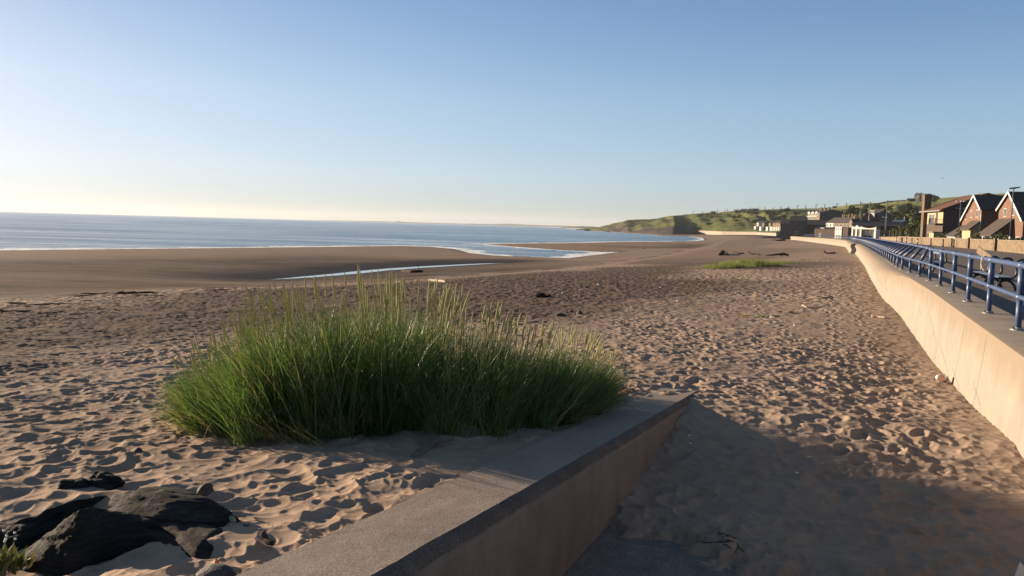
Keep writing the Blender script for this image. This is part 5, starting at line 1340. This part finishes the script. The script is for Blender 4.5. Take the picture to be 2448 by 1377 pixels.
# ------------------------------------------------------------------ railway masts
mst = [(1655,509.5,504,1),(1677,505.5,511,1),(1693,505,510,-1),(1709,504,508,1),(1713.5,501,508,-1),(1729.5,502,507,1),(1736.5,499.4,507,-1),(1752.5,500,505.5,1),(1763,499,505,-1),(1780,497.6,504,1),(1794.4,496,506,-1),(1811.6,496,504,1),(1826,494.5,503,-1),(1845,495.7,502,1),(1862.8,492.7,502,1),(1882.4,493,503.5,-1),(1902.6,490.3,501,1),(1922.6,490.5,501.5,-1),
       (1947,488,500,1),(1968,488,500,-1),(1996.7,485,500,1),(2019.9,485.3,496.5,-1),(2052.5,482,498,1),(2076.5,482.3,494,-1),(2116,478,492,1),(2141,478.5,495,-1),(2187.6,473,494,1)]
mp = {}
for k, (px, yt, yb, s) in enumerate(mst):
    yt, yb = min(yt, yb), max(yt, yb); dd = float(np.interp(px, [q[0] for q in bank], [q[2] for q in bank])); x = AZX(px, dd)
    zb = ZP(px, yb, dd); H = ZP(px, yt, dd)-zb
    if s not in mp:
        r_ = empty('catenary_mast', (0,0,0)); b = MB(); b.box(-.36, .36, -.3, .3, -.3, 1.); b.build('mast', m_steel, r_); b = MB(); b.tube([(0,0,.93),(s*2.6,0,.99)], .018, 4); b.tube([(0,0,.80),(s*2.6,0,.80)], .018, 4)
        b.tube([(s*2.6,0,.80),(s*2.6,0,.99)], .05, 4); b.build('cantilever', m_steel, r_); mp[s] = r_
    else: r_ = copy_tree(mp[s])
    r_.location = (x, dd, zb); r_.scale = (1, 1, H); tag(r_, 'thin dark railway mast with an arm standing along the hill skyline', 'railway mast', 'railway masts along the hill top')

# ------------------------------------------------------------------ village
# hilltop house
d = 1080; q = 470
zb = ZP(2195, 476, d)
hh, w_ = house('hill_house', 'dark stone house with chimneys standing alone on the hill top', 'house', 2184, 2192, d, -35, zb, [(0, HZ(466,2192,d,zb)), (.5, HZ(461.5,2200,d,zb)), (1, HZ(466,2192,d,zb))], 'x', 10, m_greystone, m_tiledarkx, wid=7.5,
    chim=((-6.9,5.,1.2,.8,HZ(461,2186,d,zb)+1.,3), (-.6,5.,1.2,.8,HZ(461,2190,d,zb)+.4,3)), mchim=m_greystone, base=-3)
b = MB(); b.box(.02, 11, 1., 9., -3, HZ(464,2200,d,zb)); b.build('wing', m_greystone, hh); b = MB(); b.box(-.2, 11.3, .7, 9.3, HZ(464,2200,d,zb), HZ(464,2200,d,zb)+.5); b.build('wing_roof', m_tiledarkx, hh)
for k in range(3): window(hh, 'front', -6.2+k*2.4, 1.6, 1.1, 1.5)
# tall three storey house with the bay front
d = 430; z0 = 1.
zt = lambda y, px=1957: HZ(y, px, d, z0)
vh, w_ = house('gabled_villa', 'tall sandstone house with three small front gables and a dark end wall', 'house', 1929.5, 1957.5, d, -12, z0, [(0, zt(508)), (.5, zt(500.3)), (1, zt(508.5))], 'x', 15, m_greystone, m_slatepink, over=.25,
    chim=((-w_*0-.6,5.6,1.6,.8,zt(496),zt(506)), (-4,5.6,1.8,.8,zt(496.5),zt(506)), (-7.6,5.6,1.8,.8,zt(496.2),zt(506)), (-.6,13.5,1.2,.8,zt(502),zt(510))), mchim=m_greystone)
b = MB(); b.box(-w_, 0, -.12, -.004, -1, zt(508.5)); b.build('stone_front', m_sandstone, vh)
for k in range(3):
    u = -w_*.88+k*w_*.32; b = MB(); b.prism([(u-1.1,zt(510)),(u+1.1,zt(510)),(u+1.1,zt(508)),(u,zt(504.6)),(u-1.1,zt(508))], -.5, 1.6, 'y'); b.build('dormer', m_whiterender, vh)
for r__, (y0, y1) in enumerate(((516,511.2),(524.6,518.2))):
    for k in range(5): window(vh, 'front', -w_*.9+k*w_*.2, zt(y0), 1.3, zt(y1)-zt(y0), bars=1).location = (0, -.12, 0)
b = MB(); b.box(-w_*.98, -w_*.12, -1.0, -.13, zt(517.2), zt(516.2)); b.build('bay_cornice', m_white, vh)
# long slate roofed buildings in shade
d = 395; z0 = G
zt = lambda y, px=1935: HZ(y, px, d, z0)
lb, w_ = house('long_building', 'long low dark slate roofed building below the tall sandstone house', 'building', 1897, 1975, d, -62, z0, [(0, zt(537)), (.5, zt(525)), (1, zt(537))], 'x', 9, m_greystone, m_tiledarkx, over=.3, wid=22)
for k in range(4): window(lb, 'front', -3-k*4., .9, 1.2, 1.2)
d = 388
zt = lambda y, px=1916: HZ(y, px, d, z0)
gb, w_ = house('gabled_building', 'dark stone building with a pale edged gable behind the parasols', 'building', 1896, 1921, d, -62, z0, [(0, zt(529)), (.5, zt(517)), (1, zt(531))], 'x', 8, m_greystone, m_tiledarkx, over=.3, wid=6.5, chim=((-1,4,.7,.7,zt(514),zt(520)), (-5.,4,.7,.7,zt(515),zt(521))), mchim=m_sandstone, trim=m_grey)
window(gb, 'front', -3.2, 1.2, 1.4, 1.4)
d = 350
b0 = empty('beach_shed', (AZX(1975, d), d, G), R(-62+90-90), label='long low dark shed with a pale roof edge before the terrace', cat='shed')
b = MB(); b.box(-6.5, 5.5, 0, 7, -.3, HZ(547,1975,d,G)); b.build('wall', m_brickdark, b0); b = MB(); b.prism([(-.3,HZ(547,1975,d,G)),(7.3,HZ(547,1975,d,G)),(7.3,HZ(544.2,1975,d,G)+.1),(3.5,HZ(542.5,1975,d,G))], -6.8, 5.8, 'x'); b.build('roof', m_tiledarkx, b0)
b = MB(); b.box(-3., -1., -.32, -.305, HZ(546,1975,d,G), HZ(544.8,1975,d,G)); b.build('roof_light', m_white, b0)
b = MB(); b.box(-4, -2.6, -.05, -.002, .1, 2.1); b.build('door', m_blackp, b0)
# terrace
d = 352; z0 = G
zt = lambda y, px=2030: HZ(y, px, d, z0)
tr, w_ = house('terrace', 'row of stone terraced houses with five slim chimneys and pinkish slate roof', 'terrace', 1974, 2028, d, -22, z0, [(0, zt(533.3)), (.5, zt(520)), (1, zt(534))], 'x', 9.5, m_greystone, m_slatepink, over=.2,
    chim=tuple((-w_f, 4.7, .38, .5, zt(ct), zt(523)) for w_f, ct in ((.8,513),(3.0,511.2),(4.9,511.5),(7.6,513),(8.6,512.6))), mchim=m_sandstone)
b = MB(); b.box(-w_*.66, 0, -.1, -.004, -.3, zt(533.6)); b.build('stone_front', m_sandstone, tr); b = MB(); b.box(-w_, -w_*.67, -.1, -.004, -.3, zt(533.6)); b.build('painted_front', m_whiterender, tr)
for k in range(7): window(tr, 'front', -w_*.95+k*w_*.15, zt(542.5), .8, zt(535.5)-zt(542.5), bars=0).location = (0, -.1, 0)
d = 338
zt = lambda y, px=2035: HZ(y, px, d, z0)
ae, w_ = house('end_house', 'sandstone end house with rounded gable beside the pavilion', 'house', 2028, 2035.5, d, -22, z0, [(0, zt(530)), (.2, zt(526)), (.5, zt(523.2)), (.8, zt(526)), (1, zt(530))], 'y', 9, m_sandstone, m_tiledarkx, over=.1, chim=((-.8,2,.6,.6,zt(514.5),zt(524)),), mchim=m_sandstone)
window(ae, 'front', -w_*.5, zt(536), .7, zt(529)-zt(536)); window(ae, 'front', -w_*.5, zt(545), .7, 1.1)
b = MB(); b.prism([(2.,zt(533)),(6.,zt(533)),(4.,zt(524))], .01, 1.4, 'x'); b.build('side_gable', m_sandstone, ae)
d = 330
r_, w_ = house('painted_cottage', 'small cream painted flat roofed shop before the terrace', 'cottage', 1995.5, 2011.5, d, -22, z0, [(0, HZ(543,2011,d,z0)), (1, HZ(543,2011,d,z0))], 'y', 4, m_whiterender, m_grey, over=.08, th=.12)
for k in range(3): window(r_, 'front', -w_*.85+k*w_*.34, HZ(550,2005,d,z0), .55, .9, bars=0)
for k in range(2): b = MB(); b.box(-w_*.78+k*w_*.36, -w_*.60+k*w_*.36, -.03, -.002, .02, 1.5); b.build('door', m_blackp, r_)
b = MB(); b.box(.02, 3.2, .3, 3.8, -.3, HZ(543.6,2011,d,z0)); b.build('side_annexe', m_brickdark, r_)
# dark village mass behind the pavilion
d = 372
zt = lambda y, px=2095: HZ(y, px, d, z0)
kb, w_ = house('bay_house', 'grey stone house with cream bay window and tall end gable above the red roofs', 'house', 2073, 2095, d, -35, z0, [(0, zt(512)), (.42, zt(500)), (1, zt(520))], 'x', 13, m_greystone, m_slatepink, over=.15, chim=((-w_*0-.4,5.4,.7,.6,zt(499),zt(505)), (-4.3,5.4,.7,.6,zt(499.5),zt(505))), mchim=m_sandstone)
b = MB(); b.box(-w_*.75, -w_*.25, -.8, -.004, zt(530), zt(503)); b.build('bay', m_whiterender, kb)
for k in range(3): window(kb, 'front', -w_*.68+k*w_*.17, zt(509.5), .6, zt(504)-zt(509.5), bars=0).location = (0, -.8, 0)
d = 352
zt = lambda y, px=2086: HZ(y, px, d, z0)
r_, w_ = house('brick_gable_house', 'orange brick gabled house with white chimney behind the pavilion', 'house', 2057.5, 2084.5, d, -60, z0, [(0, zt(521)), (.6, zt(510)), (1, zt(522))], 'y', 9, m_brickred, m_tilered, over=.3, wid=width_to(2057.5, 2084.5, d, -60), chim=((-4.1,3,.8,.6,zt(511),zt(518)),), mchim=m_white)
window(r_, 'front', -w_*.4, zt(528), .9, .9)
d = 346
r_, w_ = house('red_roofed_hall', 'low hall with broad dull red gable roof behind the pavilion', 'hall', 2079, 2105, d, -60, z0, [(0, HZ(529,2105,d,z0)), (.5, HZ(522,2093,d,z0)), (1, HZ(529,2105,d,z0))], 'y', 8, m_brickdark, m_tilered, over=.2)
window(r_, 'front', -w_*.5, 1.5, 1., 1.)
d = 328
r_, w_ = house('long_hall', 'long dark blue slate roof stretching right behind the pavilion and lamp columns', 'hall', 2054, 2158, d, -70, z0, [(0, HZ(541,2110,d,z0)), (.5, HZ(529.5,2110,d,z0)), (1, HZ(541,2110,d,z0))], 'x', 9, m_brickdark, m_tiledarkx, over=.2, wid=18.6)
for k in range(4): window(r_, 'front', -3-k*4.2, .8, 1., 1.2)
d = 350
r_, w_ = house('white_roofed_house', 'low house with pale roof and slim chimneys among the dark trees', 'house', 2131, 2158, d, -50, z0, [(0, HZ(530,2150,d,z0)), (.5, HZ(526.2,2150,d,z0)), (1, HZ(530,2150,d,z0))], 'x', 5, m_brickdark, m_whiterender, over=.1, wid=4.6, chim=((-.4,2.5,.4,.4,HZ(518.5,2152,d,z0),4), (-4.,2.5,.4,.4,HZ(521,2140,d,z0),4)), mchim=m_whiterender)
window(r_, 'front', -2., 2., .8, .8)
# cottages by the lawn
for k, (xl, xr, yt, yb, dd) in enumerate(((1809.5,1812.5,531,546,760),(1821,1826,532,546.5,735),(1836.5,1842,532,547.5,712),(1846,1852,531.5,547.5,690),(1852.5,1874.5,531.5,549,660))):
    zb = ZP(xr, yb, dd)-.5; h_ = HZ(yt+1.2, xr, dd, zb)
    r_, w_ = house('white_cottage', ['leftmost small pale cottage above the lawn','second small pale cottage from the left above the lawn','third small pale cottage above the lawn','fourth pale cottage, touching the long terrace','long pale cottage terrace with ochre windows, right end of the lawn'][k], 'cottage', xl, xr, dd, -25, zb,
        [(0, h_), (.5, h_+2.2), (1, h_)], 'x', 11, m_sandstone if k else m_whiterender, m_tiledarkx, over=.2, wid=max(2.5, width_to(xl, xr, dd, -25)), base=-3)
    n = 1 if k < 4 else 5
    for q in range(n): window(r_, 'front', -w_*(q+.5)/n, h_*.55, .9, 1.4, bars=0, pane=m_brickdark)
    for q in range(n if n > 1 else 2):
        b = MB(); u = -w_*(q+.5)/max(n, 2); b.box(u-.45, u+.45, -3.2, -.003, -2, h_*.42); b.build('porch', m_white, r_)
# white pavilion
d = 300; alpha = -34
org, rz, a = frame(2093.5, d, alpha, G); w_ = width_to(2035, 2093.5, d, alpha)
pv = empty('pavilion', org, rz, label='white seafront shelter with curved parapet and dark recessed front', cat='pavilion')
top = HZ(540.5, 2070, d, G); e0 = HZ(548, 2070, d, G)
b = MB(); b.box(-w_, 0, 1.9, 2.2, -.3, e0); b.box(-w_, -w_+.3, .3, 1.9, -.3, e0); b.box(-.3, 0, .3, 1.9, -.3, e0); b.build('wall', m_whiterender, pv)
b = MB(); pp = [(-w_,e0),(0,e0)]+[(-w_*.58*q/10, top-.75+.55*abs(1-q/5)**2) for q in range(11)]+[(-w_*.62,top-.15),(-w_*.70,top-.5),(-w_*.74,top+.15),(-w_*.78,top+.3),(-w_*.82,top+.15),(-w_*.86,top-.5),(-w_*.95,top-.1),(-w_,top)]
b.prism(pp, -.05, .35, 'y'); b.build('parapet', m_white, pv)
b = MB(); b.box(-w_, 0, .36, 2.4, e0, e0+.2); b.build('roof', m_grey, pv)
for u in (-w_+.35, -w_*.80, -w_*.62): b = MB(); b.box(u-.32, u+.32, -.02, .3, -.3, e0-.003); b.build('pillar', m_white, pv)
b = MB(); b.box(-.75, -.02, 0, .3, -.3, e0-.003); b.build('pillar', m_white, pv)
b = MB(); b.box(-w_*.58, -.8, 1.7, 1.89, .2, 1.5); b.build('dark_panelling', m_bluepanel, pv)
for u in (-w_*.90, -w_*.71): window(pv, 'front', u, 1.2, 1.0, 2.4, pane=m_brickdark).location = (0, .25, 0)
b = MB(); b.box(-w_+.6, -w_*.62-.3, .26, .4, -.3, 1.2); b.build('dwarf_wall', m_white, pv)
# parasols, hut
for k, (px, yt, yb, dd) in enumerate(((1891.8,529,556,470),(1912,531,557,455))):
    x = AZX(px, dd); zt_ = ZP(px, yt, dd); r_ = empty('parasol', (x, dd, G), label=['closed red parasol on a pole, left of two by the slipway', 'closed red parasol on a pole, right of two above the short ochre wall'][k], cat='parasol', group='closed parasols by the slipway')
    H = zt_-G; b = MB(); b.tube([(0,0,0),(0,0,H)], .07, 6); b.build('pole', m_grey, r_, True); b = MB(); b.lathe([(.1,H*.38),(.5,H*.42),(.42,H*.6),(.3,H*.8),(.1,H*.98)], 9); b.build('canopy', m_parasol, r_); b = MB(); b.lathe([(.5,0),(.45,.25),(.1,.3)], 10); b.build('base', m_coping, r_)
d = 400; x0 = AZX(1937, d); x1 = AZX(1946, d); r_ = empty('beach_hut', (x0, d, G), R(-30), label='small beige hut with a pitched roof behind the corner railing', cat='hut')
W_ = x1-x0; e_ = HZ(550.5,1942,d,G); b = MB(); b.prism([(0,-.3),(W_,-.3),(W_,e_),(W_/2,HZ(546,1942,d,G)),(0,e_)], 0, 2.4, 'y'); b.build('wall', m_render, r_)
b = MB(); b.prism([(-.2,e_-.1),(W_/2,HZ(546,1942,d,G)+.02),(W_/2,HZ(546,1942,d,G)+.2),(-.2,e_+.1)], -.2, 2.6, 'y'); b.prism([(W_/2+.002,HZ(546,1942,d,G)+.02),(W_+.2,e_-.1),(W_+.2,e_+.1),(W_/2+.002,HZ(546,1942,d,G)+.2)], -.2, 2.6, 'y'); b.build('roof', m_whiterender, r_)
b = MB(); b.box(W_*.35, W_*.65, -.04, -.002, 0, 1.9); b.build('door', m_brickdark, r_)
# gull
q = PD(2253.5, 426.5, 70); r_ = empty('gull', q, R(30), label='single dark gull gliding in the sky above the houses', cat='bird'); r_.scale = (.55, .55, .55)
b = MB(); b.tube([(-.2,0,0),(-.1,0,.01),(.05,0,.02),(.17,0,.03),(.22,0,.03)], [.012,.04,.05,.035,.01], 8); b.build('body', m_gull, r_, True)
for s in (-1, 1): b = MB(); b.add([(.08,s*.03,.03),(-.05,s*.03,.02),(-.03,s*.28,.12),(.07,s*.26,.13),(-.08,s*.5,.06)], [(0,1,2,3),(3,2,4)]); b.build('wing', m_gull, r_, fix=False)
HAZE = 5e-5
# ------------------------------------------------------------------ light, sky
SUN_AZ, SUN_EL = R(-60), R(10.5)
sd_ = np.array([math.sin(SUN_AZ)*math.cos(SUN_EL), math.cos(SUN_AZ)*math.cos(SUN_EL), math.sin(SUN_EL)])
sl = bpy.data.lights.new('sun', 'SUN'); sl.energy = 5.; sl.angle = R(.55); sl.color = (1., .79, .56)
so = bpy.data.objects.new('sun', sl); col.objects.link(so); so.rotation_euler = Vector(-sd_).to_track_quat('-Z', 'Y').to_euler()
w = bpy.data.worlds.new('World'); scene.world = w; w.use_nodes = True
nt = w.node_tree; bg = nt.nodes['Background']
sk = nt.nodes.new('ShaderNodeTexSky'); sk.sky_type = 'NISHITA'; sk.sun_disc = False
sk.sun_elevation = SUN_EL; sk.sun_rotation = SUN_AZ; sk.altitude = 0; sk.air_density = .7; sk.dust_density = .5; sk.ozone_density = 3.
# the camera's highlight roll-off towards the sun: c / (1 + m c)
def vm(op, a, b):
    q = nt.nodes.new('ShaderNodeVectorMath'); q.operation = op
    for k, val in ((0, a), (1, b)):
        if hasattr(val, 'is_output'): nt.links.new(val, q.inputs[k])
        else: q.inputs[k].default_value = val
    return q.outputs[0]
tc = nt.nodes.new('ShaderNodeTexCoord'); sx = nt.nodes.new('ShaderNodeSeparateXYZ'); nt.links.new(tc.outputs['Generated'], sx.inputs[0])
tint = nt.nodes.new('ShaderNodeValToRGB'); e = tint.color_ramp.elements   # sky tint by height; overhead warmed and dimmed to warm the shadow fill (halved, ramp tops out at 1)
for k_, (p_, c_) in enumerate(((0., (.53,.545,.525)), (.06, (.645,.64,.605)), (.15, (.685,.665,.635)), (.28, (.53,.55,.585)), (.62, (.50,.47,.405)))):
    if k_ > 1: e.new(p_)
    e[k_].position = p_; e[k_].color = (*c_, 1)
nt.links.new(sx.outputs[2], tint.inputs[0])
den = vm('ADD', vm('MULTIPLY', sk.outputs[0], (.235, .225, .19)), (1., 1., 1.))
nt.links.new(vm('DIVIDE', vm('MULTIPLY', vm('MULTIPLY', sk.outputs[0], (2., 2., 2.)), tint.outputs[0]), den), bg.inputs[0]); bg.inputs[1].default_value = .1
# thin sea air over the whole place
hz = bpy.data.materials.new('haze'); hz.use_nodes = True; hn = hz.node_tree; hn.nodes.remove(hn.nodes['Principled BSDF'])
pvn = hn.nodes.new('ShaderNodeVolumePrincipled'); pvn.inputs['Color'].default_value = (.86,.90,.95,1); pvn.inputs['Density'].default_value = HAZE; pvn.inputs['Anisotropy'].default_value = .2
hn.links.new(pvn.outputs[0], hn.nodes['Material Output'].inputs['Volume'])
b = MB(); b.box(-15500, 3000, -700, 15500, -60, 140); ho = b.build('haze', hz, None, kind='stuff')
scene.view_settings.view_transform = 'Standard'; scene.view_settings.look = 'None'; scene.view_settings.gamma = 1; scene.view_settings.exposure = 1.3
scene.view_settings.use_curve_mapping = False
scene.cycles.max_bounces = 6; scene.cycles.diffuse_bounces = 3; scene.cycles.transparent_max_bounces = 6
scene.cycles.use_denoising = True
